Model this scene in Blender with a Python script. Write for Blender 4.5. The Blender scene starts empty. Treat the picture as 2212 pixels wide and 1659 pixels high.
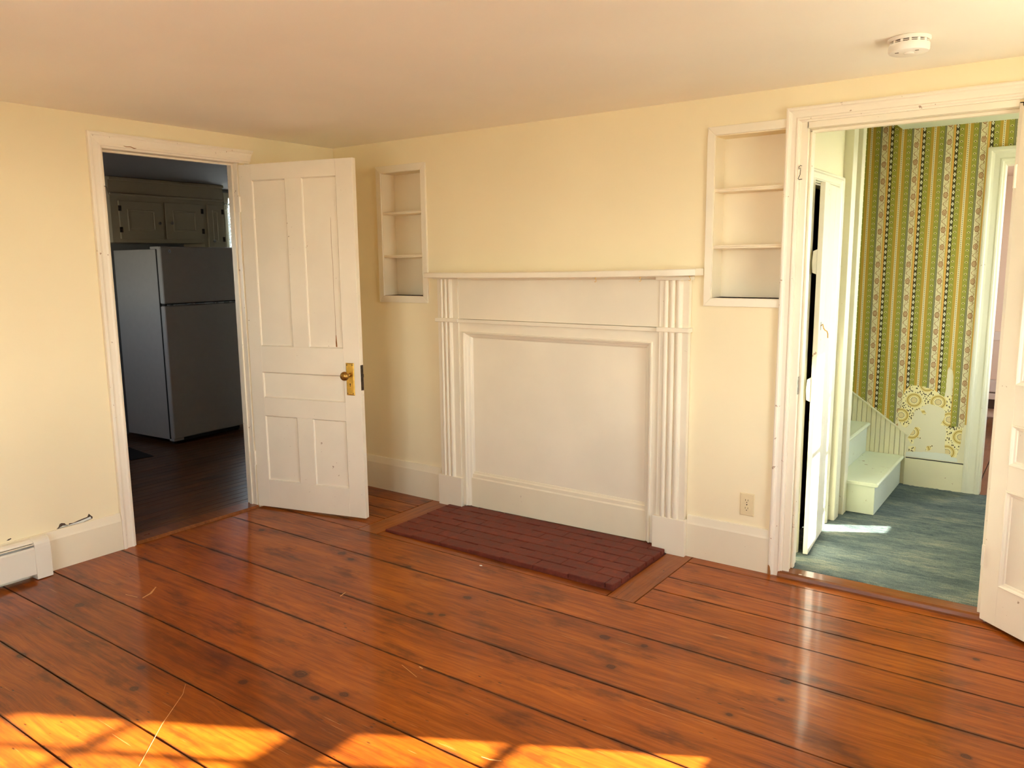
import bpy, bmesh, math, random
from mathutils import Vector, Matrix
R = random.Random(7)
sc = bpy.context.scene
COL = sc.collection
PI = math.pi

def lin(r, g, b):
    f = lambda c: (c/255/12.92) if c/255 <= .04045 else ((c/255+.055)/1.055)**2.4
    return (f(r), f(g), f(b), 1)

# ---------------------------------------------------------------- camera
cam = bpy.data.cameras.new('camera'); camo = bpy.data.objects.new('camera', cam); COL.objects.link(camo)
rt = Vector((0.81264, 0.58267, -0.01027)); up = Vector((-0.08089, 0.13024, 0.98818)); fw = Vector((-0.57712, 0.80220, -0.15298))
m = Matrix((rt, up, -fw)).transposed().to_4x4(); m.translation = Vector((4.1636, -3.7506, 1.5339))
camo.matrix_world = m
cam.sensor_width = 36; cam.lens = 27.671; cam.clip_start = .02; cam.clip_end = 300
sc.camera = camo
# ---------------------------------------------------------------- view
sc.view_settings.view_transform = 'Standard'; sc.view_settings.look = 'None'
sc.view_settings.gamma = 1; sc.view_settings.use_curve_mapping = False
sc.view_settings.exposure = 1.70
# ---------------------------------------------------------------- sky, sun, window portals
SUN_H = (0.88, 0.475); SUN_T = 0.50
SUN_STRENGTH = 20.0
SKY_STRENGTH = 1.15
w = bpy.data.worlds.new('sky'); sc.world = w; w.use_nodes = True
nt = w.node_tree; bg = nt.nodes['Background']
sk = nt.nodes.new('ShaderNodeTexSky'); sk.sky_type = 'NISHITA'; sk.sun_disc = False
sk.sun_elevation = math.atan(SUN_T); sk.sun_rotation = math.atan2(SUN_H[0], SUN_H[1]); sk.altitude = 50
sk.air_density = 1.0; sk.dust_density = 0.3; sk.ozone_density = 1.0
hs = nt.nodes.new('ShaderNodeHueSaturation'); hs.inputs['Saturation'].default_value = .45
nt.links.new(sk.outputs[0], hs.inputs['Color']); nt.links.new(hs.outputs[0], bg.inputs['Color']); bg.inputs['Strength'].default_value = SKY_STRENGTH
sl = bpy.data.lights.new('sun', 'SUN'); sl.energy = SUN_STRENGTH; sl.angle = math.radians(.6); sl.color = (1, .93, .80)
so = bpy.data.objects.new('sun', sl); COL.objects.link(so)
so.rotation_euler = Vector((SUN_H[0], SUN_H[1], SUN_T)).to_track_quat('Z', 'Y').to_euler(); so.location = (12, 4, 7)
def portal(loc, rot, sx, sz):
    l = bpy.data.lights.new('window_portal', 'AREA'); l.shape = 'RECTANGLE'; l.size = sx; l.size_y = sz
    l.cycles.is_portal = True
    o = bpy.data.objects.new('window_portal', l); COL.objects.link(o); o.location = loc; o.rotation_euler = rot
XW = 4.75; YF = -4.7
portal((XW+.14, -1.16, 1.43), (0, PI/2, 0), 1.32, .90)
portal((3.12, YF-.14, 1.40), (PI/2, 0, 0), .82, 1.52)
portal((2.20, YF-.14, 1.40), (PI/2, 0, 0), .82, 1.52)
portal((XW+.14, 1.20, 1.45), (0, PI/2, 0), 1.3, 1.25)
sc.cycles.max_bounces = 14; sc.cycles.diffuse_bounces = 9; sc.cycles.glossy_bounces = 5; sc.cycles.transmission_bounces = 8
sc.cycles.caustics_reflective = False; sc.cycles.caustics_refractive = False
sc.cycles.sample_clamp_indirect = 6; sc.cycles.use_denoising = True

# ================================================================ mesh helpers
class MB:
    def __init__(s): s.v = []; s.f = []; s.mi = []
    def add(s, vs, fs, mi=0):
        n = len(s.v); s.v += [tuple(v) for v in vs]; s.f += [tuple(n+i for i in f) for f in fs]; s.mi += [mi]*len(fs); return s
    def box(s, x0, x1, y0, y1, z0, z1, mi=0):
        vs = [(x, y, z) for x in (x0, x1) for y in (y0, y1) for z in (z0, z1)]
        return s.add(vs, [(0,1,3,2),(4,6,7,5),(0,4,5,1),(2,3,7,6),(0,2,6,4),(1,5,7,3)], mi)
    def sect(s, secs, mi=0, closed=False):
        n = len(secs[0]); vs = [p for sec in secs for p in sec]; fs = []
        for k in range(len(secs)-1):
            for i in range(n):
                j = (i+1) % n; fs.append((k*n+i, k*n+j, (k+1)*n+j, (k+1)*n+i))
        if not closed:
            fs.append(tuple(range(n))); fs.append(tuple((len(secs)-1)*n+i for i in reversed(range(n))))
        else:
            k = len(secs)-1
            for i in range(n):
                j = (i+1) % n; fs.append((k*n+i, k*n+j, j, i))
        return s.add(vs, fs, mi)
    def lathe(s, prof, c, ax='z', n=32, mi=0):
        vs = []; fs = []
        for r, h in prof:
            for i in range(n):
                a = 2*PI*i/n; p, q = r*math.cos(a), r*math.sin(a)
                vs.append({'z': (c[0]+p, c[1]+q, c[2]+h), 'y': (c[0]+p, c[1]+h, c[2]+q), 'x': (c[0]+h, c[1]+p, c[2]+q)}[ax])
        for k in range(len(prof)-1):
            for i in range(n):
                j = (i+1) % n; fs.append((k*n+i, k*n+j, (k+1)*n+j, (k+1)*n+i))
        fs.append(tuple(range(n))); fs.append(tuple((len(prof)-1)*n+i for i in range(n)))
        return s.add(vs, fs, mi)
    def tube(s, pts, r, n=8, mi=0):
        pts = [Vector(p) for p in pts]; secs = []
        prev = None
        for i, p in enumerate(pts):
            t = (pts[min(i+1, len(pts)-1)] - pts[max(i-1, 0)]).normalized()
            a = t.orthogonal().normalized() if prev is None else (prev - t*prev.dot(t)).normalized()
            prev = a; b = t.cross(a)
            rr = r[i] if isinstance(r, (list, tuple)) else r
            secs.append([tuple(p + (a*math.cos(2*PI*k/n) + b*math.sin(2*PI*k/n))*rr) for k in range(n)])
        return s.sect(secs, mi)
    def build(s, name, mat, parent=None, bevel=0, smooth=False, kind=None, label=None, seg=2):
        off = Vector((0, 0, 0))
        p = parent
        while p is not None and '_w' not in p: p = p.parent
        if p is not None: off = Vector(p['_w'])
        me = bpy.data.meshes.new(name); me.from_pydata([tuple(Vector(v)-off) for v in s.v], [], s.f)
        mats = mat if isinstance(mat, (list, tuple)) else [mat]
        for q in mats: me.materials.append(q)
        me.polygons.foreach_set('material_index', s.mi)
        bm = bmesh.new(); bm.from_mesh(me); bmesh.ops.recalc_face_normals(bm, faces=bm.faces); bm.to_mesh(me); bm.free()
        if smooth:
            me.polygons.foreach_set('use_smooth', [True]*len(me.polygons))
            try: me.set_sharp_from_angle(angle=math.radians(35))
            except Exception: pass
        me.update()
        o = bpy.data.objects.new(name, me); COL.objects.link(o)
        if parent is not None: o.parent = parent
        if bevel:
            b = o.modifiers.new('bevel', 'BEVEL'); b.width = bevel; b.segments = seg; b.limit_method = 'ANGLE'; b.angle_limit = math.radians(40)
        if kind: o['kind'] = kind
        if label: o['label'] = label
        return o

def root(name, loc=(0, 0, 0), rz=0, world=True, kind=None, label=None, cat=None, group=None):
    """Empty at a thing's base; with world=True its parts are given in room coordinates."""
    o = bpy.data.objects.new(name, None); COL.objects.link(o); o.location = loc; o.rotation_euler = (0, 0, rz); o.empty_display_size = .05
    if world: o['_w'] = list(loc)
    else: o['_w'] = [0., 0., 0.]
    tag(o, label, cat, group, kind); return o
def tag(o, label=None, cat=None, group=None, kind=None):
    if label: o['label'] = label
    if cat: o['category'] = cat
    if group: o['group'] = group
    if kind: o['kind'] = kind
    return o

# ================================================================ node helpers
class G:
    def __init__(s, name, rough=.5, spec=.5):
        s.m = bpy.data.materials.new(name); s.m.use_nodes = True; s.t = s.m.node_tree; s.b = s.t.nodes['Principled BSDF']
        s.b.inputs['Roughness'].default_value = rough; s.b.inputs['Specular IOR Level'].default_value = spec
    def n(s, typ, **k):
        x = s.t.nodes.new(typ)
        for a, b in k.items(): setattr(x, a, b)
        return x
    def put(s, sock, v):
        if v is None: return
        if isinstance(v, (int, float)): sock.default_value = v
        elif isinstance(v, (tuple, list)): sock.default_value = v
        else: s.t.links.new(v, sock)
    def ma(s, op, a, b=None, c=None, clamp=False):
        x = s.n('ShaderNodeMath', operation=op); x.use_clamp = clamp
        s.put(x.inputs[0], a); s.put(x.inputs[1], b); s.put(x.inputs[2], c); return x.outputs[0]
    def vm(s, op, a, b=None):
        x = s.n('ShaderNodeVectorMath', operation=op); s.put(x.inputs[0], a); s.put(x.inputs[1], b)
        return x.outputs['Value'] if op in ('LENGTH', 'DISTANCE', 'DOT_PRODUCT') else x.outputs[0]
    def co(s, kind='Object'): return s.n('ShaderNodeTexCoord').outputs[kind]
    def map(s, v, scale=(1, 1, 1), loc=(0, 0, 0), rot=(0, 0, 0)):
        x = s.n('ShaderNodeMapping'); s.put(x.inputs[0], v); x.inputs['Scale'].default_value = scale; x.inputs['Location'].default_value = loc; x.inputs['Rotation'].default_value = rot; return x.outputs[0]
    def xyz(s, v): x = s.n('ShaderNodeSeparateXYZ'); s.put(x.inputs[0], v); return x.outputs
    def cxyz(s, a, b, c): x = s.n('ShaderNodeCombineXYZ'); s.put(x.inputs[0], a); s.put(x.inputs[1], b); s.put(x.inputs[2], c); return x.outputs[0]
    def noise(s, v, scale, detail=3, rough=.5, dist=0, out=0):
        x = s.n('ShaderNodeTexNoise'); s.put(x.inputs['Vector'], v); x.inputs['Scale'].default_value = scale; x.inputs['Detail'].default_value = detail
        x.inputs['Roughness'].default_value = rough; x.inputs['Distortion'].default_value = dist; return x.outputs[out]
    def vor(s, v, scale, feat='F1', out='Distance', rand=1):
        x = s.n('ShaderNodeTexVoronoi', feature=feat); s.put(x.inputs['Vector'], v); x.inputs['Scale'].default_value = scale; x.inputs['Randomness'].default_value = rand; return x.outputs[out]
    def ramp(s, f, stops, interp='LINEAR'):
        x = s.n('ShaderNodeValToRGB'); x.color_ramp.interpolation = interp; e = x.color_ramp.elements
        while len(e) > len(stops): e.remove(e[-1])
        while len(e) < len(stops): e.new(1)
        for i, (p, c) in enumerate(stops):
            e[i].position = p; e[i].color = c if isinstance(c, (tuple, list)) else (c, c, c, 1)
        s.put(x.inputs[0], f); return x.outputs[0]
    def sm(s, f, a, b):   # smooth step a..b -> 0..1
        x = s.n('ShaderNodeMapRange', interpolation_type='SMOOTHSTEP'); s.put(x.inputs[0], f); x.inputs[1].default_value = a; x.inputs[2].default_value = b; return x.outputs[0]
    def mix(s, f, a, b, bt='MIX'):
        x = s.n('ShaderNodeMix', data_type='RGBA', blend_type=bt); s.put(x.inputs[0], f); s.put(x.inputs[6], a); s.put(x.inputs[7], b); return x.outputs[2]
    def bump(s, h, st=.3, d=.01, nrm=None):
        x = s.n('ShaderNodeBump'); x.inputs['Strength'].default_value = st; x.inputs['Distance'].default_value = d; s.put(x.inputs['Height'], h); s.put(x.inputs['Normal'], nrm); return x.outputs[0]
    def out(s, col=None, rough=None, nrm=None, metal=None, coat=None, coatr=None):
        s.put(s.b.inputs['Base Color'], col); s.put(s.b.inputs['Roughness'], rough); s.put(s.b.inputs['Normal'], nrm); s.put(s.b.inputs['Metallic'], metal)
        s.put(s.b.inputs['Coat Weight'], coat); s.put(s.b.inputs['Coat Roughness'], coatr); return s.m

def paint(name, rgb, rough=.45, chips=0.0, bumps=.25, chipc=(150, 112, 78), var=.04, seedoff=0.):
    g = G(name, rough); c = g.co(); oi = g.n('ShaderNodeObjectInfo')
    c2 = g.vm('ADD', c, g.cxyz(seedoff, g.ma('MULTIPLY', oi.outputs['Random'], 3.), seedoff))
    col = g.mix(g.sm(g.noise(c2, 2.3, 4), .3, .7), tuple(x*(1-var) for x in rgb[:3])+(1,), tuple(min(1, x*(1+var)) for x in rgb[:3])+(1,))
    st = g.noise(g.map(c2, (40, 40, 3)), 1.5, 3)
    h = g.ma('ADD', g.ma('MULTIPLY', st, .5), g.noise(c2, 30, 3))
    if chips:
        k = g.noise(c2, 34, 5, .65)
        area = g.noise(c2, 4.1, 2)
        kk = g.ma('ADD', k, g.ma('MULTIPLY', area, .25))
        mk = g.sm(kk, .885-chips, .890-chips)
        col = g.mix(g.ma('MULTIPLY', mk, .8), col, lin(*chipc)); h = g.ma('SUBTRACT', h, g.ma('MULTIPLY', mk, 1.5))
    return g.out(col, None, g.bump(h, bumps, .002))

WALLC = lin(240, 227, 192); TRIMC = lin(236, 227, 206); CEILC = lin(247, 242, 230)
def plaster(name, rgb, bump=.35):
    g = G(name, .75, .3); c = g.co()
    a = g.noise(c, 1.1, 3); b = g.noise(c, 90, 2)
    col = g.mix(g.sm(a, .3, .7), tuple(x*.97 for x in rgb[:3])+(1,), tuple(min(1, x*1.02) for x in rgb[:3])+(1,))
    h = g.ma('ADD', g.ma('MULTIPLY', g.noise(c, 3, 3), 2.), g.ma('MULTIPLY', b, .12))
    return g.out(col, None, g.bump(h, bump, .006))
M = {}
M['wall'] = plaster('cream_wall_paint', WALLC)
M['ceil'] = plaster('ceiling_paint', CEILC, .25)
M['trim'] = paint('white_trim_paint', TRIMC, .38, .02)
M['trimc'] = paint('clean_trim_paint', TRIMC, .38, 0)
M['door'] = paint('door_paint', lin(240, 231, 212), .36, .045)
M['casing'] = paint('chipped_casing_paint', lin(238, 229, 211), .36, .075)
M['niche'] = paint('niche_paint', lin(234, 222, 196), .5, 0)
M['base'] = paint('baseboard_paint', lin(234, 224, 198), .4, .02)
M['heater'] = paint('heater_enamel', lin(234, 228, 212), .3, .02, .1)
M['hall'] = paint('hall_trim_paint', lin(216, 214, 192), .42, .05)
M['hallw'] = plaster('hall_wall_paint', lin(228, 222, 194))
M['hallc'] = plaster('hall_ceiling_paint', lin(222, 228, 208))
M['closetdoor'] = paint('closet_door_paint', lin(220, 216, 200), .45, .06)
M['stair'] = paint('stair_paint', lin(214, 222, 196), .4, .07, .25, (140, 112, 70))
M['stairr'] = paint('stair_riser_paint', lin(202, 212, 200), .4, .06, .25, (120, 110, 90))
M['bead'] = paint('beadboard_paint', lin(226, 220, 186), .45, .04)
M['farwall'] = plaster('far_room_paint', lin(196, 176, 162))
M['fartrim'] = paint('far_room_trim', lin(186, 174, 168), .45, 0)
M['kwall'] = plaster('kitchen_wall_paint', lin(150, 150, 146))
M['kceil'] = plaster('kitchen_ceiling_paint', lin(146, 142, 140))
M['kcab'] = paint('cabinet_paint', lin(190, 178, 148), .45, .03)
M['dark'] = G('dark_void', .9).out(lin(22, 18, 14))
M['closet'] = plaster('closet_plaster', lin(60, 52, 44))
M['ext'] = plaster('outside_siding', lin(200, 198, 190))
def metal(name, rgb, rough, sc_=60, var=.5):
    g = G(name, rough); c = g.co(); n = g.noise(c, sc_, 4)
    col = g.mix(g.sm(n, .35, .65), tuple(x*(1-var) for x in rgb[:3])+(1,), rgb)
    return g.out(col, g.ma('ADD', g.ma('MULTIPLY', n, .25), rough-.1), None, 1.0)
M['brass'] = metal('aged_brass', lin(246, 206, 104), .36, 40, .18)
M['brassd'] = metal('dark_brass', lin(190, 146, 74), .34, 60, .4)
M['iron'] = metal('old_iron', lin(96, 84, 74), .5)
M['nickel'] = metal('dull_nickel', lin(170, 165, 155), .35)
def wood(name, c1, c2, c3, rough, scale=(1.3, 22, 22), rnd=True, knots=None, coat=0., grime=False, axis=0, scratch=False, bump=.25):
    g = G(name, rough); c = g.co(); oi = g.n('ShaderNodeObjectInfo'); r = oi.outputs['Random']
    wc = c
    if rnd: c = g.vm('ADD', c, g.cxyz(g.ma('MULTIPLY', r, 17.), g.ma('MULTIPLY', r, 5.3), r))
    if axis == 1: c = g.map(c, rot=(0, 0, PI/2))
    warp = g.noise(g.map(c, (1.2, 5, 5)), 1.6, 3)
    cw = g.vm('ADD', c, g.cxyz(0, g.ma('MULTIPLY', warp, .07), 0))
    grain = g.noise(g.map(cw, scale), 2.2, 6, .62)
    fine = g.noise(g.map(cw, (6, 160, 160)), 1.4, 4, .6)
    big = g.noise(g.map(c, (.9, 2.6, 2.6)), 1.7, 3)
    f = g.ma('ADD', g.ma('MULTIPLY', grain, .44), g.ma('ADD', g.ma('MULTIPLY', fine, .22), g.ma('MULTIPLY', big, .34)))
    col = g.ramp(f, [(.33, c1), (.5, c2), (.66, c3)])
    # board to board tone
    col = g.mix(1, col, g.ramp(r, [(0, (.80, .74, .70, 1)), (.5, (1, 1, 1, 1)), (1, (1.06, .98, .92, 1))]), 'MULTIPLY') if rnd else col
    h = g.ma('ADD', g.ma('MULTIPLY', grain, .6), g.ma('MULTIPLY', fine, .3))
    if knots:
        wx = g.xyz(wc); dm = None
        for (kx, ky, kr) in knots:
            d = g.vm('LENGTH', g.vm('MULTIPLY', g.vm('SUBTRACT', wc, (kx, ky, 0)), (.9/kr, 1.2/kr, 0)))
            dm = d if dm is None else g.ma('MINIMUM', dm, d)
        dm = g.ma('ADD', dm, g.ma('MULTIPLY', g.ma('SUBTRACT', g.noise(wc, 45, 3), .5), .9))
        ring = g.ma('MULTIPLY', g.ma('ADD', g.ma('SINE', g.ma('MULTIPLY', dm, 16)), 1), .12)
        core = g.ma('SUBTRACT', 1, g.sm(dm, .7, 1.25)); halo = g.ma('SUBTRACT', 1, g.sm(dm, .9, 3.2))
        col = g.mix(g.ma('MULTIPLY', halo, .36), col, lin(88, 36, 14))
        col = g.mix(g.ma('MULTIPLY', core, g.ma('SUBTRACT', .85, ring)), col, lin(58, 30, 18))
    # small dark pits and nail holes, elongated along the grain
    pv = g.vor(g.map(wc if axis == 0 else c, (11, 34, 34)), 1.0)
    pn = g.noise(wc, 2.3, 2)
    pit = g.ma('MULTIPLY', g.ma('SUBTRACT', 1, g.sm(pv, .055, .13)), g.sm(pn, .50, .62))
    col = g.mix(g.ma('MULTIPLY', pit, .8), col, lin(40, 20, 12))
    if scratch:
        for k, (rz, th) in enumerate(((.5, .715), (1.3, .72), (-.7, .72), (2.3, .72))):
            sn = g.noise(g.map(wc, (3.2, 210, 1), (k*3.1, k*1.7, 0), (0, 0, rz)), 1.0, 2, .5)
            sa = g.noise(wc, 3.4+k, 2)
            s_ = g.ma('MULTIPLY', g.sm(sn, th, th+.03), g.sm(sa, .48, .60))
            col = g.mix(g.ma('MULTIPLY', s_, .60), col, lin(226, 170, 112))
        blot = g.sm(g.noise(g.map(wc, (1.3, 3.4, 1)), 2.6, 5, .62), .51, .70)
        col = g.mix(g.ma('MULTIPLY', blot, .66), col, lin(74, 32, 12))
    if grime:
        gy = g.xyz(g.co('Generated'))[1 if axis == 0 else 0]
        e = g.ma('SUBTRACT', .5, g.ma('ABSOLUTE', g.ma('SUBTRACT', gy, .5)))
        e = g.ma('ADD', e, g.ma('MULTIPLY', g.ma('SUBTRACT', g.noise(wc, 7, 4, .6), .5), .10))
        gm = g.ma('SUBTRACT', 1, g.sm(e, .0, .032))
        col = g.mix(g.ma('MULTIPLY', gm, .75), col, lin(52, 30, 20))
    rr = g.ma('ADD', g.ma('MULTIPLY', g.noise(wc, 5, 4), .16), rough-.08)
    h2 = g.noise(g.map(wc, (2.2, 6, 1)), 1.3, 3)
    hh = g.ma('SUBTRACT', g.ma('ADD', g.ma('MULTIPLY', h, .12), g.ma('MULTIPLY', h2, 1.6)), g.ma('MULTIPLY', pit, .8))
    nb = g.bump(hh, bump, .006); g.b.inputs['Specular IOR Level'].default_value = .14; nc = g.bump(hh, bump*.45, .006)
    g.b.inputs['Coat Normal'].default_value = (0, 0, 0)
    m_ = g.out(col, rr, nb, None, coat, .10)
    if coat: g.t.links.new(nc, g.b.inputs['Coat Normal'])
    return m_
KN = [(1.057,-1.013,.025),(1.163,-1.046,.02),(1.972,-1.074,.02),(1.943,-1.3,.014),(1.992,-1.278,.015),(2.683,-1.056,.022),(2.85,-1.032,.015),(2.82,-1.253,.019),(3.399,-.989,.019),(3.422,-1.116,.011),(3.992,-1.114,.016),(1.749,-2.128,.019),(2.056,-2.049,.018),(.55,-2.142,.023),(1.459,-2.386,.018),(1.331,-2.288,.016),(3.954,-.408,.013),(3.306,-1.309,.012),(1.484,-.951,.016),(1.881,-1.967,.03),(2.124,-1.973,.019),(.384,-1.021,.02),(.844,-2.509,.022)]
M['floor'] = wood('orange_pine_floor', lin(88, 38, 8), lin(144, 72, 14), lin(178, 98, 22), .40, knots=KN, coat=.34, grime=True, scratch=True)
M['border'] = wood('pine_border_board', lin(104, 50, 16), lin(146, 78, 26), lin(168, 96, 36), .32, knots=None, coat=.3, grime=False, axis=1)
M['thresh'] = wood('threshold_wood', lin(88, 48, 22), lin(122, 70, 32), lin(144, 88, 44), .30, coat=.35)
M['kfloor'] = wood('kitchen_strip_floor', lin(66, 38, 20), lin(98, 60, 30), lin(120, 76, 40), .34, coat=.2, grime=True, axis=1)
M['grimebase'] = G('seam_grime', .9).out(lin(26, 15, 9))

def brickm():
    g = G('hearth_brick_paint', .62, .35); c = g.co(); r = g.n('ShaderNodeObjectInfo').outputs['Random']
    n = g.noise(c, 26, 5, .6)
    col = g.ramp(n, [(.3, lin(92, 40, 28)), (.55, lin(112, 50, 36)), (.75, lin(128, 62, 44))])
    col = g.mix(1, col, g.ramp(r, [(0, (.9, .88, .88, 1)), (1, (1.08, 1.04, 1.02, 1))]), 'MULTIPLY')
    ch = g.sm(g.noise(c, 60, 4, .6), .735, .75)
    col = g.mix(g.ma('MULTIPLY', ch, .8), col, lin(170, 120, 100))
    return g.out(col, g.ma('ADD', .45, g.ma('MULTIPLY', n, .3)), g.bump(g.noise(c, 45, 5, .65), .6, .004))
M['brick'] = brickm()
def carpetm():
    g = G('teal_carpet_pile', .95, .1); c = g.co()
    big = g.noise(g.map(c, (2, 5, 1)), 1.6, 4, .6); n = g.noise(c, 260, 3); streak = g.noise(g.map(c, (5, 26, 1)), 1.6, 4, .65)
    col = g.ramp(g.ma('ADD', g.ma('MULTIPLY', big, .5), g.ma('MULTIPLY', streak, .5)), [(.34, lin(70, 84, 86)), (.5, lin(98, 111, 110)), (.64, lin(136, 140, 126))])
    col = g.mix(.75, col, g.ramp(n, [(.3, (.45, .45, .45, 1)), (.7, (1.25, 1.25, 1.25, 1))]), 'MULTIPLY')
    ck = g.sm(streak, .66, .72); col = g.mix(g.ma('MULTIPLY', ck, .6), col, lin(56, 72, 72))
    h = g.ma('ADD', g.ma('MULTIPLY', streak, 1.4), g.ma('MULTIPLY', n, .35))
    return g.out(col, None, g.bump(h, .9, .006))
M['carpet'] = carpetm()

def wallpaper():
    g = G('striped_wallpaper', .6, .3); c = g.xyz(g.co()); x, z = c[0], c[2]
    P = .185; t = g.ma('DIVIDE', g.ma('SUBTRACT', x, 3.040), P); f = g.ma('FRACT', g.ma('ADD', t, 20.))
    cream = lin(226, 218, 178); gold = lin(206, 158, 70); dk = lin(66, 58, 28); gr = lin(150, 150, 62); br = lin(184, 152, 58); gy = lin(108, 108, 78)
    col = g.ramp(f, [(0, cream), (.19, lin(190, 168, 84)), (.215, lin(224, 172, 88)), (.26, gold), (.275, dk), (.375, gr), (.53, br), (.62, cream), (.69, br), (.785, gr), (.935, gy), (.955, lin(160, 158, 120)), (.97, gy)], 'CONSTANT')
    def cell(fc, period, zo=0.):
        px = g.ma('MULTIPLY', g.ma('SUBTRACT', f, fc), P)
        pz = g.ma('MULTIPLY', g.ma('SUBTRACT', g.ma('FRACT', g.ma('ADD', g.ma('DIVIDE', z, period), 20.+zo)), .5), period)
        return px, pz
    def ell(px, pz, a, b):
        return g.ma('SQRT', g.ma('ADD', g.ma('POWER', g.ma('ABSOLUTE', g.ma('DIVIDE', px, a)), 2.), g.ma('POWER', g.ma('ABSOLUTE', g.ma('DIVIDE', pz, b)), 2.)))
    lt = lambda a, b: g.ma('LESS_THAN', a, b); gt = lambda a, b: g.ma('GREATER_THAN', a, b); AND = lambda a, b: g.ma('MULTIPLY', a, b)
    # white blossoms on the dark stripe
    px, pz = cell(.325, .0362); d1 = ell(px, pz, .0048, .0125); d2 = ell(px, pz, .0075, .0055); d = g.ma('MINIMUM', d1, d2)
    col = g.mix(lt(d, 1), col, lin(224, 222, 196)); col = g.mix(lt(ell(px, pz, .0018, .003), 1), col, dk)
    # cream rings on both green stripes
    for fc, zo in ((.452, .3), (.862, .45)):
        px, pz = cell(fc, .0366, zo); d = ell(px, pz, .0085, .0072)
        col = g.mix(AND(AND(lt(d, 1), gt(d, .66)), gt(pz, -.003)), col, lin(228, 220, 160))
        col = g.mix(AND(lt(ell(px, g.ma('SUBTRACT', pz, .0012), .0042, .0022), 1), 1.), col, lin(50, 40, 18))
        col = g.mix(lt(ell(px, g.ma('ADD', pz, .0042), .0016, .003), 1), col, lin(214, 200, 130))
    # dots on the thin cream stripe and orange dots on the gold stripes
    px, pz = cell(.655, .0121); col = g.mix(lt(ell(px, pz, .0022, .0042), 1), col, lin(112, 108, 78))
    for fc in (.60, .71):
        px, pz = cell(fc, .0181, fc*3); col = g.mix(lt(ell(px, pz, .0016, .0022), 1), col, lin(222, 140, 40))
    # brown floral vine on the wide cream stripe
    px, pz = cell(.097, .1075, .62); infl = lt(f, .19)
    wv = g.noise(g.cxyz(g.ma('MULTIPLY', g.ma('ABSOLUTE', px), 1.), 0, z), 150, 2)
    d = g.ma('ADD', ell(px, pz, .0125, .017), g.ma('MULTIPLY', g.ma('SUBTRACT', wv, .5), .55))
    vine = g.ma('ABSOLUTE', g.ma('SUBTRACT', g.ma('MULTIPLY', px, 90.), g.ma('SINE', g.ma('MULTIPLY', z, 2*PI/.1075*2))))
    lines = g.ma('ABSOLUTE', g.ma('SUBTRACT', g.noise(g.cxyz(x, 0, z), 95, 2, .5, 1.2), .5))
    brn = lin(150, 108, 68)
    col = g.mix(AND(infl, AND(lt(lines, .022), gt(d, 1.1))), col, lin(176, 150, 110))
    col = g.mix(AND(infl, lt(g.vor(g.cxyz(x, 0, z), 130), .22)), col, lin(190, 182, 142))
    col = g.mix(AND(infl, AND(lt(vine, .15), gt(d, 1.1))), col, brn)
    col = g.mix(AND(infl, AND(lt(d, 1.1), gt(d, .8))), col, brn)
    col = g.mix(AND(infl, lt(d, .8)), col, lin(206, 176, 134)); col = g.mix(AND(infl, lt(g.ma('ABSOLUTE', g.ma('SUBTRACT', d, .42)), .1)), col, brn)
    return g.out(col, None, g.bump(g.noise(g.co(), 60, 2), .15, .001))
M['paper'] = wallpaper()
def oldpaper():
    g = G('old_medallion_wallpaper', .7, .3); c = g.xyz(g.co()); x, z = c[0], c[2]
    DX, DZ = .142, .216
    def lat(ox, oz):
        fx = g.ma('SUBTRACT', g.ma('FRACT', g.ma('ADD', g.ma('DIVIDE', g.ma('SUBTRACT', x, ox), DX), 20.5)), .5)
        fz = g.ma('SUBTRACT', g.ma('FRACT', g.ma('ADD', g.ma('DIVIDE', g.ma('SUBTRACT', z, oz), DZ), 20.5)), .5)
        px, pz = g.ma('MULTIPLY', fx, DX), g.ma('MULTIPLY', fz, DZ)
        return g.ma('SQRT', g.ma('ADD', g.ma('MULTIPLY', px, px), g.ma('MULTIPLY', g.ma('MULTIPLY', pz, pz), 1.0))), g.ma('ARCTAN2', pz, px)
    d1, a1 = lat(3.329, .605); d2, a2 = lat(3.4, .497); d = g.ma('MINIMUM', d1, d2)
    sel = g.ma('LESS_THAN', d1, d2); a = g.ma('ADD', g.ma('MULTIPLY', sel, a1), g.ma('MULTIPLY', g.ma('SUBTRACT', 1, sel), a2))
    cr = lin(240, 230, 180); yl = lin(214, 188, 100); dy = lin(190, 160, 78)
    col = g.ramp(g.ma('DIVIDE', d, .06), [(0, lin(222, 204, 150)), (.27, cr), (.46, yl), (.52, cr), (.56, dy), (.68, yl), (.72, cr), (.76, yl), (.80, cr)], 'CONSTANT')
    dots = g.ma('MULTIPLY', g.ma('LESS_THAN', g.ma('ABSOLUTE', g.ma('SUBTRACT', d, .0185)), .0025), g.ma('GREATER_THAN', g.ma('SINE', g.ma('MULTIPLY', a, 13.)), -.1))
    col = g.mix(dots, col, lin(106, 92, 66))
    lf = g.ma('MULTIPLY', g.ma('LESS_THAN', g.vor(g.map(g.co(), (1.15, 1, .8)), 82), .36), g.ma('GREATER_THAN', d, .049))
    col = g.mix(lf, col, lin(100, 88, 60))
    return g.out(col)
M['oldpaper'] = oldpaper()
M['primer'] = paint('bluish_patching_plaster', lin(222, 226, 216), .7, 0)
def plain(name, rgb, rough=.5, spec=.5, metal_=0, var=.06, scale=20):
    g = G(name, rough, spec); c = g.co()
    col = g.mix(g.noise(c, scale, 3), tuple(x*(1-var) for x in rgb[:3])+(1,), tuple(min(1, x*(1+var)) for x in rgb[:3])+(1,))
    return g.out(col, None, g.bump(g.noise(c, scale*6, 2), .1, .001), metal_)
M['fridge'] = plain('fridge_enamel', lin(190, 186, 180), .32)
M['gasket'] = plain('dark_gasket', lin(40, 36, 32), .6)
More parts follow.
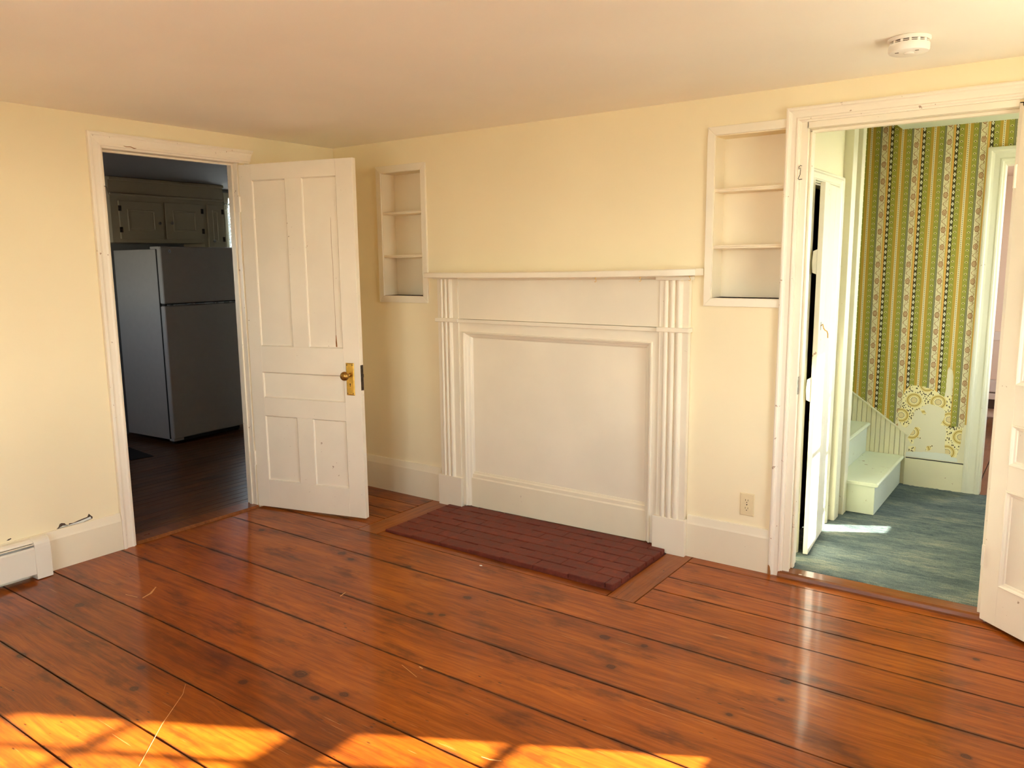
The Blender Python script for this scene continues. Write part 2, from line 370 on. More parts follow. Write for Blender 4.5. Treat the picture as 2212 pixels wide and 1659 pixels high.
M['plastic'] = plain('white_plastic', lin(238, 232, 222), .4)
M['slot'] = plain('dark_slot', lin(60, 40, 28), .8)
M['ivory'] = plain('ivory_plastic', lin(226, 210, 168), .4)
M['chrome'] = metal('chrome_strip', lin(210, 210, 210), .25, 10, .1)
M['lace'] = plain('lace_curtain', lin(230, 236, 240), .9)
M['dirt'] = plain('grey_lath_and_dirt', lin(84, 70, 58), .9, .2, 0, .5, 60)
M['darkwood'] = plain('bare_brown_wood', lin(150, 102, 58), .8, .2, 0, .4, 60)
M['flake'] = plain('paint_flake', lin(238, 230, 216), .6)
M['flakeo'] = plain('orange_chip', lin(214, 120, 70), .6)
M['rug'] = plain('dark_mat', lin(34, 26, 24), .9)
M['ground'] = plain('outside_ground', lin(204, 198, 182), .95, .1, 0, .2, .6)
gl = bpy.data.materials.new('window_glass'); gl.use_nodes = True
t_ = gl.node_tree; t_.nodes.clear(); o_ = t_.nodes.new('ShaderNodeOutputMaterial'); mx = t_.nodes.new('ShaderNodeMixShader'); tr = t_.nodes.new('ShaderNodeBsdfTransparent'); gs = t_.nodes.new('ShaderNodeBsdfGlossy')
tr.inputs[0].default_value = (.93, .95, .94, 1); gs.inputs['Roughness'].default_value = .02; mx.inputs[0].default_value = .06
t_.links.new(tr.outputs[0], mx.inputs[1]); t_.links.new(gs.outputs[0], mx.inputs[2]); t_.links.new(mx.outputs[0], o_.inputs[0]); M['glass'] = gl

# ================================================================ shell
def wall(name, frame, a0, a1, z0, z1, th, holes, mat, kind='structure', matback=None, parent=None):
    """frame(a, d, z) -> xyz ; d 0 = room face, th = back. holes = (a0,a1,z0,z1)"""
    us = sorted({a0, a1, *[h[0] for h in holes], *[h[1] for h in holes]}); zs = sorted({z0, z1, *[h[2] for h in holes], *[h[3] for h in holes]})
    us = [u for u in us if a0-1e-9 <= u <= a1+1e-9]; zs = [z for z in zs if z0-1e-9 <= z <= z1+1e-9]
    nu, nz = len(us)-1, len(zs)-1
    def solid(i, j):
        if not (0 <= i < nu and 0 <= j < nz): return False
        cu, cz = (us[i]+us[i+1])/2, (zs[j]+zs[j+1])/2
        return not any(h[0] < cu < h[1] and h[2] < cz < h[3] for h in holes)
    idx = {}; vs = []; fs = []; mi = []
    def V(i, j, k):
        if (i, j, k) not in idx: idx[(i, j, k)] = len(vs); vs.append(frame(us[i], th*k, zs[j]))
        return idx[(i, j, k)]
    for i in range(nu):
        for j in range(nz):
            if not solid(i, j): continue
            fs.append((V(i,j,0), V(i+1,j,0), V(i+1,j+1,0), V(i,j+1,0))); mi.append(0)
            fs.append((V(i,j,1), V(i,j+1,1), V(i+1,j+1,1), V(i+1,j,1))); mi.append(1 if matback else 0)
            if not solid(i-1, j): fs.append((V(i,j,0), V(i,j+1,0), V(i,j+1,1), V(i,j,1))); mi.append(0)
            if not solid(i+1, j): fs.append((V(i+1,j,0), V(i+1,j,1), V(i+1,j+1,1), V(i+1,j+1,0))); mi.append(0)
            if not solid(i, j-1): fs.append((V(i,j,0), V(i,j,1), V(i+1,j,1), V(i+1,j,0))); mi.append(0)
            if not solid(i, j+1): fs.append((V(i,j+1,0), V(i+1,j+1,0), V(i+1,j+1,1), V(i,j+1,1))); mi.append(0)
    b = MB(); b.v = vs; b.f = fs; b.mi = mi
    return b.build(name, [mat] + ([matback] if matback else []), parent, kind=kind)
H = 2.30
F_back = lambda a, d, z: (a, d, z)                 # fireplace wall, y = 0
F_left = lambda a, d, z: (-d, a, z)                # kitchen side, x = 0
F_right = lambda a, d, z: (XW+d, a, z)
F_front = lambda a, d, z: (a, YF-d, z)
TW = .13
wall('wall_back', F_back, -.10, XW+.13, -.05, 2.6, TW, [(3.10, 3.925, -.02, 2.125), (.447, .785, 1.327, 2.104), (2.687, 3.018, 1.350, 2.118), (1.09, 2.40, .0, 1.13)], M['wall'], matback=M['hallw'])
wall('wall_left', F_left, YF-.13, .0, -.05, 2.6, .10, [(-1.575, -.745, -.02, 2.14)], M['wall'], matback=M['kwall'])
WH = (.78, 2.08); WF = (.65, 2.15)
wall('wall_right', F_right, YF-.13, 0.0, -.05, 2.6, .16, [(-1.60, -.72, *WH)], M['wall'])
wall('wall_front', F_front, -.10, XW+.13, -.05, 2.6, .16, [(2.72, 3.52, *WF), (1.80, 2.60, *WF)], M['wall'])
MB().box(-.1, XW+.15, YF-.15, .0, H, H+.12).build('ceiling', M['ceil'], kind='structure')

# ---------------- room floor: a dark base and every board of its own
floor = MB().box(0, XW, YF, .0, -.06, -.012).build('floor', M['grimebase'], kind='structure')
def board(x0, x1, y0, y1, mat, parent, axis=0, z0=-.012, z1=0., gap=.0022, wob=.0022, name='plank', step=.16):
    """a floor board with slightly wandering edges; axis = direction it runs"""
    L = (x1-x0) if axis == 0 else (y1-y0); n = max(2, int(L/step)); secs = []
    dz = R.uniform(-.0006, .0006)
    for i in range(n+1):
        t = i/n; w0, w1 = R.uniform(0, wob), R.uniform(0, wob)
        e = .0012
        if axis == 0:
            x = x0+.001 + t*(L-.002); a, b = y0+gap/2+w0, y1-gap/2-w1
            secs.append([(x, a, z0), (x, b, z0), (x, b, z1-e+dz), (x, b-e, z1+dz), (x, a+e, z1+dz), (x, a, z1-e+dz)])
        else:
            y = y0+.001 + t*(L-.002); a, b = x0+gap/2+w0, x1-gap/2-w1
            secs.append([(a, y, z0), (b, y, z0), (b, y, z1-e+dz), (b-e, y, z1+dz), (a+e, y, z1+dz), (a, y, z1-e+dz)])
    return MB().sect(secs).build(name, mat, parent)
XR = XW
seams = [-.693, -.965, -1.375, -1.66, -2.02, -2.25, -2.505, -2.745, -3.02, -3.30, -3.62, -3.90, -4.2, -4.45, YF]
for a, b in zip(seams, seams[1:]): board(.0, XR, b, a, M['floor'], floor)
for a, b in zip([0, -.165, -.325, -.465, -.59, -.693], [-.165, -.325, -.465, -.59, -.693]): board(.0, .835, b, a, M['floor'], floor)
for a, b in zip([0, -.095, -.33, -.50, -.693], [-.095, -.33, -.50, -.693]): board(2.634, XR, b, a, M['floor'], floor)
board(.838, .995, -.693, 0, M['border'], floor, 1); board(2.492, 2.632, -.693, 0, M['border'], floor, 1)
board(.998, 2.490, -.693, -.628, M['floor'], floor)

# ---------------- trim builders
def ring(frame, secs_uv, o):   # not used for caps
    pass
CAS = [(0, 0), (0, .021), (.006, .024), (.013, .024), (.018, .019), (.026, .016), (.044, .0165), (.050, .021), (.056, .021), (.060, .015), (.066, .013), (.066, 0)]
def casing(name, fr, a0, a1, z0, z1, prof, mat, parent, width=None, sides='LHR', zl=None, zr=None, whead=None):
    """mitred door casing; a0,a1 outer edges, z1 outer top. fr(a, proud, z)."""
    W0 = prof[-1][0]; k = (width/W0) if width else 1; kh = (whead/W0) if whead else k
    P = [(u*k, v) for u, v in prof]; Ph = [(u*kh, v) for u, v in prof]
    if 'L' in sides: MB().sect([[fr(a0+u, v, z0 if zl is None else zl) for u, v in P], [fr(a0+u, v, z1-h[0]) for (u, v), h in zip(P, Ph)]]).build(name, mat, parent)
    if 'H' in sides: MB().sect([[fr(a0+u, v, z1-h[0]) for (u, v), h in zip(P, Ph)], [fr(a1-u, v, z1-h[0]) for (u, v), h in zip(P, Ph)]]).build('head_'+name, mat, parent)
    if 'R' in sides: MB().sect([[fr(a1-u, v, z0 if zr is None else zr) for u, v in P], [fr(a1-u, v, z1-h[0]) for (u, v), h in zip(P, Ph)]]).build(name, mat, parent)
fb = lambda a, v, z: (a, -v, z)
fl = lambda a, v, z: (v, a, z)
# kitchen doorway trim
t1 = root('trim_1', (0, -1.16, 0), kind='structure')
casing('casing', fl, -1.645, -.655, 0, 2.216, CAS, M['casing'], t1, width=.072, sides='L', whead=.078)
MB().sect([[fl(-1.645+0*0+u*1.09, v, 2.216-u*1.18) for u, v in CAS], [fl(-.655-u*.4, v, 2.216-u*1.18) for u, v in CAS]]).build('head_casing', M['casing'], t1)
MB().sect([[fl(-.655-u*.8, v*.8, 0) for u, v in CAS], [fl(-.655-u*.8, v*.8, 2.135) for u, v in CAS]]).build('casing', M['casing'], t1)
MB().box(-.108, .002, -1.580, -1.567, 0, 2.137).build('jamb', M['trim'], t1, .001)
MB().box(-.108, -.014, -.755, -.738, 0, 2.137).build('jamb', M['casing'], t1, .001)
MB().box(-.108, .004, -1.567, -.755, 2.137, 2.150).build('head_jamb', M['trim'], t1, .001)
MB().box(-.075, -.052, -1.567, -1.557, 0, 2.137).build('door_stop', M['trim'], t1, .001)
MB().box(-.075, -.052, -.765, -.755, 0, 2.137).build('door_stop', M['trim'], t1, .001)
MB().box(-.075, -.052, -1.557, -.765, 2.127, 2.137).build('door_stop', M['trim'], t1, .001)
MB().sect([[(-.135, y, -.01), (.012, y, -.01), (.012, y, .002), (-.004, y, .014), (-.125, y, .014), (-.135, y, .004)] for y in (-1.567, -.755)]).build('threshold', M['thresh'], t1)
# hall doorway trim
t2 = root('trim_2', (3.5, 0, 0), kind='structure')
casing('casing', fb, 3.022, 3.995, -.004, 2.206, CAS, M['casing'], t2, width=.066, sides='LHR')
MB().box(3.086, 3.118, -.004, .006, 0.014, 2.142).build('jamb_edge', M['trim'], t2, .0015)
MB().box(3.090, 3.112, .0, .134, 0.014, 2.13).build('jamb', M['casing'], t2, .001)
MB().box(3.112, 3.124, .045, .075, 0.03, 2.11).build('door_stop', M['casing'], t2, .003)
MB().box(3.914, 3.930, .0, .134, 0.014, 2.13).build('jamb', M['casing'], t2, .001)
MB().box(3.112, 3.914, -.004, .134, 2.113, 2.14).build('head_jamb', M['trim'], t2, .001)
MB().box(3.112, 3.914, .045, .075, 2.099, 2.113).build('door_stop', M['trim'], t2, .003)
MB().sect([[(x, -.036, -.004), (x, .055, -.004), (x, .055, .028), (x, -.018, .028), (x, -.030, .022), (x, -.036, .008)] for x in (3.072, 3.3, 3.6, 3.94)]).build('threshold', M['thresh'], t2)
sp = MB().box(3.1125, 3.1150, .020, .040, .90, .985).build('strike_plate', M['nickel'], t2, .0005)
# niche-like things ------------------------------------------------
def niche(x0, x1, z0, z1, fw_, shelves, label, rightframe=True):
    """outer frame x0..x1, z0..z1; recess .118 deep"""
    r = root('wall_niche', ((x0+x1)/2, 0, z0), label=label, cat='niche', group='built-in wall niches')
    i0, i1, j0, j1 = x0+fw_, (x1-fw_ if rightframe else x1), z0+fw_+.001, z1-fw_-.002
    D = .118; t = .004
    MB().box(i0-.004, i1+.004, D-t, D+.004, j0-.004, j1+.004).build('back_panel', M['niche'], r)
    MB().box(i0-.004, i0+.002, -.004, D, j0-.004, j1+.004).build('side_panel', M['niche'], r)
    MB().box(i1-.002, i1+.004, -.004, D, j0-.004, j1+.004).build('side_panel', M['niche'], r)
    MB().box(i0, i1, -.004, D, j1-.002, j1+.004).build('top_panel', M['niche'], r)
    MB().box(i0, i1, -.004, D, j0-.004, j0+.002).build('bottom_panel', M['niche'], r)
    pr = .013
    def fboard(q): MB().sect([[(x, -pr, z) for x, z in q], [(x, 0.0005, z) for x, z in q]]).build('frame_board', M['trimc'], r, .002)
    xe = x1
    fboard([(x0, z0), (x0, z1), (i0, j1), (i0, j0)])
    if rightframe:
        fboard([(xe, z0), (i1, j0), (i1, j1), (xe, z1)]); fboard([(x0, z1), (xe, z1), (i1, j1), (i0, j1)]); fboard([(x0, z0), (i0, j0), (i1, j0), (xe, z0)])
    else:
        fboard([(x0, z1), (xe, z1), (xe, j1), (i0, j1)]); fboard([(x0, z0), (i0, j0), (xe, j0), (xe, z0)])
    for z in shelves:
        MB().sect([[(x, D, z), (x, D, z-.017), (x, .002, z-.017), (x, -.001, z-.013), (x, .001, z-.009), (x, -.002, z-.005), (x, 0, z)] for x in (i0+.001, i1-.001)]).build('shelf', M['niche'], r)
    return r
niche(.405, .830, 1.283, 2.148, .041, (1.860, 1.586), 'narrow white three-shelf wall niche between kitchen door and mantel')
niche(2.648, 3.022, 1.309, 2.163, .038, (1.873, 1.604), 'wider white wall niche with two shelves against the hall doorway casing', False)

# baseboards
def baseboard(name, secs, h, mat):
    pr = [(0, 0), (.018, 0), (.018, h-.045), (.0155, h-.035), (.013, h-.02), (.010, h-.003), (.006, h), (0, h)]
    return MB().sect([[f(v, z) for v, z in pr] for f in secs]).build(name, mat, kind='structure')
baseboard('baseboard_left', [lambda v, z, y=y: (v, y, z) for y in (YF, -1.646)], .205, M['base'])
baseboard('baseboard_left_corner', [lambda v, z, y=y: (v, y, z) for y in (-.654, -.0)], .205, M['base'])
baseboard('baseboard_back_left', [lambda v, z, x=x: (x, -v, z) for x in (.018, .904)], .226, M['base'])
baseboard('baseboard_back_right', [lambda v, z, x=x: (x, -v, z) for x in (2.592, 3.0215)], .222, M['base'])
baseboard('baseboard_right', [lambda v, z, y=y: (XW-v, y, z) for y in (YF, -.02)], .205, M['base'])
baseboard('baseboard_front', [lambda v, z, x=x: (x, YF+v, z) for x in (.02, XW-.02)], .205, M['base'])

# ================================================================ fireplace surround
fs = root('fireplace_surround', (1.75, 0, 0), label='white painted wooden fireplace surround with reeded pilasters and closed fireboard', cat='fireplace')
MT = M['trim']
def reeded(x0, x1, reeds, z0, z1, y):
    pr = [(x0, -.002), (x0, -y)]
    for a, b in reeds:
        for k in range(9):
            t = k/8; pr.append((a+(b-a)*t, -y - .012*math.sin(PI*t)**.6 if 0 < k < 8 else -y+.003))
    pr += [(x1, -y), (x1, -.002)]
    return MB().sect([[(x, v, z) for x, v in pr] for z in (z0, z1)])
RL = [(.948, .978), (.980, 1.010), (1.012, 1.042)]; RR = [(2.443, 2.476), (2.478, 2.512), (2.514, 2.548)]
for rd, x0, x1, nm in ((RL, .926, 1.087, 'L'), (RR, 2.424, 2.582, 'R')):
    for z0, z1 in ((.196, 1.176), (1.196, 1.438)): reeded(x0, x1, rd, z0, z1, .032).build('reeded_pilaster', MT, fs)
    MB().box(x0-.016, x1+.010, -.046, 0, -.0, .196).build('plinth_block', MT, fs, .002)
    MB().box(x0-.014, x1+.014, -.060, 0, 1.436, 1.457).build('pilaster_cap', MT, fs, .003)
    MB().box(x0-.010, x1+.010, -.052, 0, 1.174, 1.198).build('pilaster_band', MT, fs, .003)
MB().box(1.087, 2.424, -.026, 0, 1.196, 1.438).build('frieze_board', MT, fs, .001)
MB().box(1.097, 2.414, -.038, 0, 1.172, 1.194).build('frieze_band', MT, fs, .003)
MB().box(1.087, 2.424, -.022, 0, 1.112, 1.172).build('architrave_board', MT, fs, .001)
MB().box(1.087, 1.120, -.022, 0, .0175, 1.112).build('architrave_board', MT, fs, .001)
MB().box(2.378, 2.424, -.022, 0, .032, 1.112).build('architrave_board', MT, fs, .001)
# picture-frame moulding stepping back to the fireboard
mp = [(0, -.022), (.003, -.030), (.009, -.030), (.012, -.020), (.022, -.016), (.030, -.008), (.040, -.004), (.044, .006), (.056, .012), (.066, .012), (.066, .022), (0, .022)]
xa, xb, zt = 1.114, 2.384, 1.118
MB().sect([[(xa+u, v, .0175) for u, v in mp], [(xa+u, v, zt-u*.75) for u, v in mp]]).build('panel_moulding', MT, fs)
MB().sect([[(xb-u, v, .032) for u, v in mp], [(xb-u, v, zt-u*.75) for u, v in mp]]).build('panel_moulding', MT, fs)
MB().sect([[(xa+u, v, zt-u*.75) for u, v in mp], [(xb-u, v, zt-u*.75) for u, v in mp]]).build('panel_moulding', MT, fs)
MB().box(1.12, 2.38, .011, .03, .05, 1.11).build('fireboard', M['trimc'], fs)
MB().box(1.085, 2.405, .031, .06, -.02, 1.135).build('light_seal_board', M['darkwood'], fs)  # unseen board added to stop daylight leaking in under the fireboard
MB().sect([[(x, .012, zb), (x, -.006, zb), (x, -.006, .196), (x, -.001, .204), (x, -.001, .222), (x, .006, .228), (x, .008, .238), (x, .012, .240)] for x, zb in ((1.150, .0135), (2.350, .0270))]).build('fireboard_base', M['base'], fs)
# bed moulding below the shelf and the bowed, sagging shelf itself
MB().sect([[(x, 0, 1.428+.012*t), (x, -.030, 1.428+.012*t), (x, -.036, 1.434+.012*t), (x, -.044, 1.437+.012*t), (x, -.044, 1.457+.010*t), (x, 0, 1.457+.010*t)] for x, t in ((1.101, 0), (1.5, .1), (1.9, .5), (2.410, 1))]).build('bed_moulding', MT, fs)
def shelf():
    xs0, xs1 = .892, 2.645
    def zt_(x):
        t = (x-xs0)/(xs1-xs0); return 1.475 + .0*t + .019*t**2.2
    secs = []
    n = 24
    for i in range(n+1):
        t = i/n; x = xs0 + (xs1-xs0)*t; z = zt_(x); th = .030 + .004*t
        c = min(1., min(t, 1-t)*n/1.0)
        y = -.137 - .014*math.sin(PI*t) + (.022 if i in (0, n) else 0)
        if i == n: pass
        secs.append([(x, 0, z-th), (x, y+.003, z-th), (x, y, z-th+.003), (x, y, z-.004), (x, y+.004, z), (x, 0, z)])
    return MB().sect(secs).build('mantel_shelf', MT, fs, smooth=True)
shelf()
MB().box(.88, 2.70, -.13, -.014, 1.4, 1.401) if False else None
# cup hooks screwed under the shelf
for i, (hx, hz) in enumerate(((2.071, 1.449), (2.332, 1.453), (2.600, 1.459))):
    hk = MB().tube([(hx, -.075, hz+.004), (hx, -.075, hz-.008), (hx+.002, -.075, hz-.012), (hx+.006, -.077, hz-.016), (hx+.006, -.079, hz-.021), (hx+.001, -.080, hz-.024), (hx-.004, -.079, hz-.021)], .0013, 8)
    hk.lathe([(.0, .004), (.004, .003), (.004, .001), (0, 0)], (hx, -.075, hz-.006), 'z', 12)
    tag(hk.build('cup_hook', M['brass'], None, smooth=True), ['small brass cup hook under middle of mantel shelf', 'small brass cup hook under mantel shelf near right pilaster', 'small brass cup hook at the right end of mantel shelf'][i], 'hook', 'cup hooks under the mantel')

# ---------------- hearth of painted bricks
hearth = root('brick_hearth', (1.75, -.3, 0), label='low hearth of dark red painted bricks set in the floor', cat='hearth')
MB().box(1.0, 2.488, -.625, -.047, -.012, .004).build('mortar_bed', M['brick'], hearth)
rows = [-.625, -.537, -.449, -.361, -.273, -.185, -.097, -.008]
for k, (y0, y1) in enumerate(zip(rows, rows[1:])):
    x = 1.0 - (.1 if k % 2 else 0); L = .2065
    cuts = []
    while x < 2.486:
        cuts.append((max(x, 1.0), min(x+L, 2.488))); x += L
    if k == 6: cuts = [(1.0, 1.102)] + [(max(a, 1.102), min(b, 2.404)) for a, b in cuts if b > 1.12 and a < 2.39] + [(2.406, 2.488)]
    for a, b in cuts:
        if b-a > .03:
            ztop = .012 + .016*((a+b)/2-1.0)/1.488 + R.uniform(-.0015, .0015); g_ = .0008; gy_ = .0026
            j = lambda: R.uniform(-.0012, .0012)
            jn = 0 if k else -.003
            y1_ = y1 if k < 6 or 1.10 < a and b < 2.405 else -.049
            vs = [(a+g_+j(), y0+gy_+j()+jn, .0), (b-g_+j(), y0+gy_+j()+jn, .0), (b-g_+j(), y1_-gy_+j(), .0), (a+g_+j(), y1_-gy_+j(), .0)]
            vs += [(p[0], p[1], ztop+j()*.6) for p in vs]
            MB().add(vs, [(0,1,2,3),(4,5,6,7),(0,1,5,4),(1,2,6,5),(2,3,7,6),(3,0,4,7)]).build('brick', M['brick'], hearth, .0035)

# ================================================================ panelled door leaves
def leaf(name, loc, ang, W, z0, z1, panels, thick=.035, raised=False, label=None):
    r = root(name, (loc[0], loc[1], 0), ang, world=False, kind='structure', label=label)
    dm = M['door']; ph = []
    xl, xm0, xm1, xr = panels['x']; zs = panels['z']     # zs: bottom,top of low; mid; up
    (l0, l1), (m0, m1), (u0, u1) = zs
    s0 = panels.get('s0', .022)
    B = lambda nm, a, b, c, d, mat=dm: MB().box(a, b, 0, thick, c, d).build(nm, mat, r, .0015)
    B('stile', s0, xl, z0, z1); B('stile', xr, W, z0, z1)
    B('bottom_rail', xl, xr, z0, l0); B('lock_rail', xl, xr, l1, m0); B('lock_rail', xl, xr, m1, u0); B('top_rail', xl, xr, u1, z1)
    B('mullion', xm0, xm1, l0, l1); B('mullion', xm0, xm1, u0, u1)
    for (a, b, c, d) in ((xl, xm0, l0, l1), (xm1, xr, l0, l1), (xl, xr, m0, m1), (xl, xm0, u0, u1), (xm1, xr, u0, u1)):
        y = .011 if raised else .0085
        b_ = MB().box(a, b, y, thick-y, c, d); b_.build('panel', dm, r)
        # moulding: small ovolo round the panel
        pf = [(0, -.004), (.004, -.0045), (.009, -.001), (.013, .005), (.020, .007), (.022, .011), (0, .011)] if raised else [(.0013, .0006), (.0028, .001), (.0048, .005), (.0068, .0085), (.0013, .0085)]
        def q(u, v): return [(a+u, v, c+u), (b-u, v, c+u), (b-u, v, d-u), (a+u, v, d-u)]
        loops = [q(u, v) for u, v in pf]
        secs = [[loops[k][i] for k in range(len(pf))] for i in range(4)]
        MB().sect(secs, closed=True).build('panel_moulding', dm, r)
    return r
d1 = leaf('door_1', (-.023, -.757), math.radians(14.18), .818, .012, 2.126, dict(x=(.113, .353, .467, .705), z=((.188, .603), (.718, .878), (1.040, 2.032))), label='open white five-panel kitchen door with brass knob')
# escutcheon, knob, keyhole, lock edge
eb = MB().sect([[(.722+e, y, .764+e), (.777-e, y, .764+e), (.777-e, y, .957-e), (.722+e, y, .957-e)] for e, y in ((0, 0), (0, -.002), (.006, -.0055), (.007, -.0055))])
esc = eb.build('escutcheon', M['brass'], d1, label='brass escutcheon plate with keyhole')
kb = MB().lathe([(.012, 0), (.012, -.018), (.009, -.022), (.009, -.034), (.016, -.036), (.024, -.043), (.027, -.052), (.0265, -.060), (.022, -.068), (.013, -.073), (0.001, -.0745)], (.748, -.005, .886), 'y', 36)
kb.build('knob', M['brassd'], d1, smooth=True, label='round aged brass knob')
kh = MB().lathe([(.0042, 0), (.0042, -.0008)], (.7495, -.0053, .832), 'y', 16).box(.7475, .7515, -.0061, -.0053, .817, .832)
kh.build('keyhole', M['slot'], esc)
for (sx, sz) in ((.731, .945), (.768, .945), (.731, .776), (.768, .776)): MB().lathe([(.0032, 0), (.0032, -.0012), (0.0005, -.0016)], (sx, -.0053, sz), 'y', 12).build('screw', M['iron'], esc)
MB().box(.8165, .8195, .004, .031, .795, .945).build('lock_faceplate', M['iron'], d1, .0005, label='dark rusty lock faceplate on door edge')
MB().box(.8180, .828, .011, .023, .872, .892).build('latch_bolt', M['iron'], d1, .002)
MB().box(.718, .7225, -.0010, .0004, .745, .764).build('bare_wood_mark', M['darkwood'], d1) if False else None
for hz in (.28, 1.85): MB().lathe([(.006, 0), (.006, .09)], (.020, -.004, hz), 'z', 12).build('hinge', M['door'], d1, smooth=True)
d2 = leaf('door_2', (3.908, -.016), math.radians(-40.44), .785, .015, 2.109, dict(x=(.103, .335, .452, .685), z=((.188, .598), (.702, .871), (1.031, 2.0)), s0=.024), raised=True, label='open white panelled door into the hall at right frame edge')
for hz in (.25, 1.80): MB().lathe([(.006, 0), (.006, .09)], (.020, -.004, hz), 'z', 12).build('hinge', M['door'], d2, smooth=True)

# ================================================================ small things in the room
# electrical outlet
ou = root('electrical_outlet', (2.9015, 0, .272), label='ivory double electrical outlet on wall above baseboard, right of mantel', cat='outlet')
MB().sect([[(2.866+e, y, .272+e), (2.937-e, y, .272+e), (2.937-e, y, .387-e), (2.866+e, y, .387-e)] for e, y in ((0, 0), (.0, -.002), (.004, -.006), (.006, -.006))]).build('wall_plate', M['ivory'], ou)
for zc in (.3495, .3095):
    pr = []
    for k in range(24):
        a = 2*PI*k/24; pr.append((max(-.0165, min(.0165, .0175*math.cos(a))), .0145*math.sin(a)))
    rc = MB().sect([[(2.9015+p, y, zc+q) for p, q in pr] for y in (-.006, -.0085)]).build('receptacle', M['plastic'] if False else M['ivory'], ou)
    MB().box(2.894, 2.896, -.0090, -.0085, zc-.001, zc+.008).build('slot', M['slot'], rc); MB().box(2.9065, 2.9085, -.0090, -.0085, zc-.001, zc+.007).build('slot', M['slot'], rc)
    MB().lathe([(.0024, 0), (.0024, -.0005)], (2.9015, -.0085, zc-.008), 'y', 12).build('ground_hole', M['slot'], rc)
MB().lathe([(.003, 0), (.003, -.001), (0.0005, -.0015)], (2.9015, -.006, .3295), 'y', 12).build('screw', M['slot'], ou)
# smoke detector
cx, cy = 3.603, -.553
sd = root('smoke_detector', (cx, cy, H), label='round white smoke detector on the ceiling near the hall doorway', cat='smoke detector')
MB().lathe([(.066, 0), (.070, -.002), (.070, -.009), (.066, -.013), (.060, -.013)], (cx, cy, H), 'z', 48).build('mounting_base', M['plastic'], sd, smooth=True)
MB().lathe([(.058, -.012), (.058, -.024), (.030, -.024)], (cx, cy, H), 'z', 48).build('sensing_chamber', M['slot'], sd, smooth=True)
for k in range(14):
    a = 2*PI*k/14; c_, s_ = math.cos(a), math.sin(a)
    b = MB(); vs = []
    for dr in (.057, .063):
        for dt in (-.004, .004):
            for z in (-.026, -.011): vs.append((cx+c_*dr-s_*dt, cy+s_*dr+c_*dt, H+z))
    b.add(vs, [(0,1,3,2),(4,6,7,5),(0,4,5,1),(2,3,7,6),(0,2,6,4),(1,5,7,3)]).build('vent_rib', M['plastic'], sd)
MB().lathe([(.0585, -.0165), (.0625, -.0165), (.0625, -.0185), (.0585, -.0185)], (cx, cy, H), 'z', 48).build('vent_ring', M['plastic'], sd)
MB().lathe([(.059, -.0215), (.065, -.022), (.067, -.025), (.067, -.043), (.064, -.049), (.058, -.052), (.0, -.053)][:6]+[(.001, -.053)], (cx, cy, H), 'z', 48).build('cover', M['plastic'], sd, smooth=True)
MB().lathe([(.016, -.0525), (.016, -.0565), (.014, -.0575), (.001, -.0575)], (cx+.004, cy-.012, H), 'z', 24).build('test_button', M['plastic'], sd, smooth=True)
for k in (-1, 1): MB().box(cx+.032*k-.006, cx+.032*k+.006, cy-.035, cy-.032, H-.0535, H-.052).build('sounder_slot', M['slot'], sd)
# hooks on casings
def hookset(name, P, lab, out):
    b = MB(); b.tube(P, .0016, 8)
    return tag(b.build(name, M['iron'], None, smooth=True), lab, 'hook')
hookset('hook_and_eye', [(3.094, -.004, 1.951), (3.094, -.020, 1.951), (3.088, -.023, 1.945), (3.090, -.026, 1.934), (3.096, -.026, 1.940), (3.096, -.026, 1.930), (3.095, -.026, 1.910), (3.090, -.026, 1.899), (3.087, -.026, 1.893), (3.092, -.026, 1.889), (3.105, -.026, 1.890)], 'rusty wire hook and eye on left casing of the hall doorway', 0)
hookset('wire_hook', [(.006, -1.585, 1.944), (.022, -1.580, 1.944), (.028, -1.574, 1.94), (.027, -1.571, 1.925), (.027, -1.566, 1.905), (.027, -1.560, 1.898)], 'bent wire hook on left casing of the kitchen doorway', 0)
# baseboard heater on the left wall
bh = root('baseboard_heater', (0, -3.3, 0), label='white metal baseboard heater with slotted top along left wall', cat='heater')
HX = .018
yA, yB = -4.5, -2.112
MB().sect([[(HX, y, .204), (HX+.030, y, .204), (HX+.044, y, .197), (HX+.050, y, .188), (HX+.046, y, .186), (HX+.040, y, .194), (HX+.028, y, .200), (HX, y, .200)] for y in (yA, yB)]).build('top_cover', M['heater'], bh)
MB().box(HX, HX+.004, yA, yB, .03, .2).build('back_plate', M['heater'], bh)
MB().box(HX+.010, HX+.040, yA, yB, .060, .150).build('heating_fin', M['slot'], bh)
MB().sect([[(HX+.054, y, .178), (HX+.058, y, .181), (HX+.050, y, .1835), (HX+.046, y, .181)] for y in (yA, yB)]).build('damper', M['heater'], bh)
MB().sect([[(HX+.054, y, .030), (HX+.058, y, .030), (HX+.060, y, .160), (HX+.052, y, .168), (HX+.050, y, .166), (HX+.056, y, .158)] for y in (yA, yB)]).build('front_panel', M['heater'], bh)
ec = [(HX, .0), (HX+.0635, .003), (HX+.0635, .165), (HX+.062, .180), (HX+.056, .192), (HX+.045, .200), (HX+.030, .2065), (HX, .2065)]
MB().sect([[(x, y, z) for x, z in ec] for y in (-2.116, -2.042)]).build('end_cap', M['heater'], bh, .002)
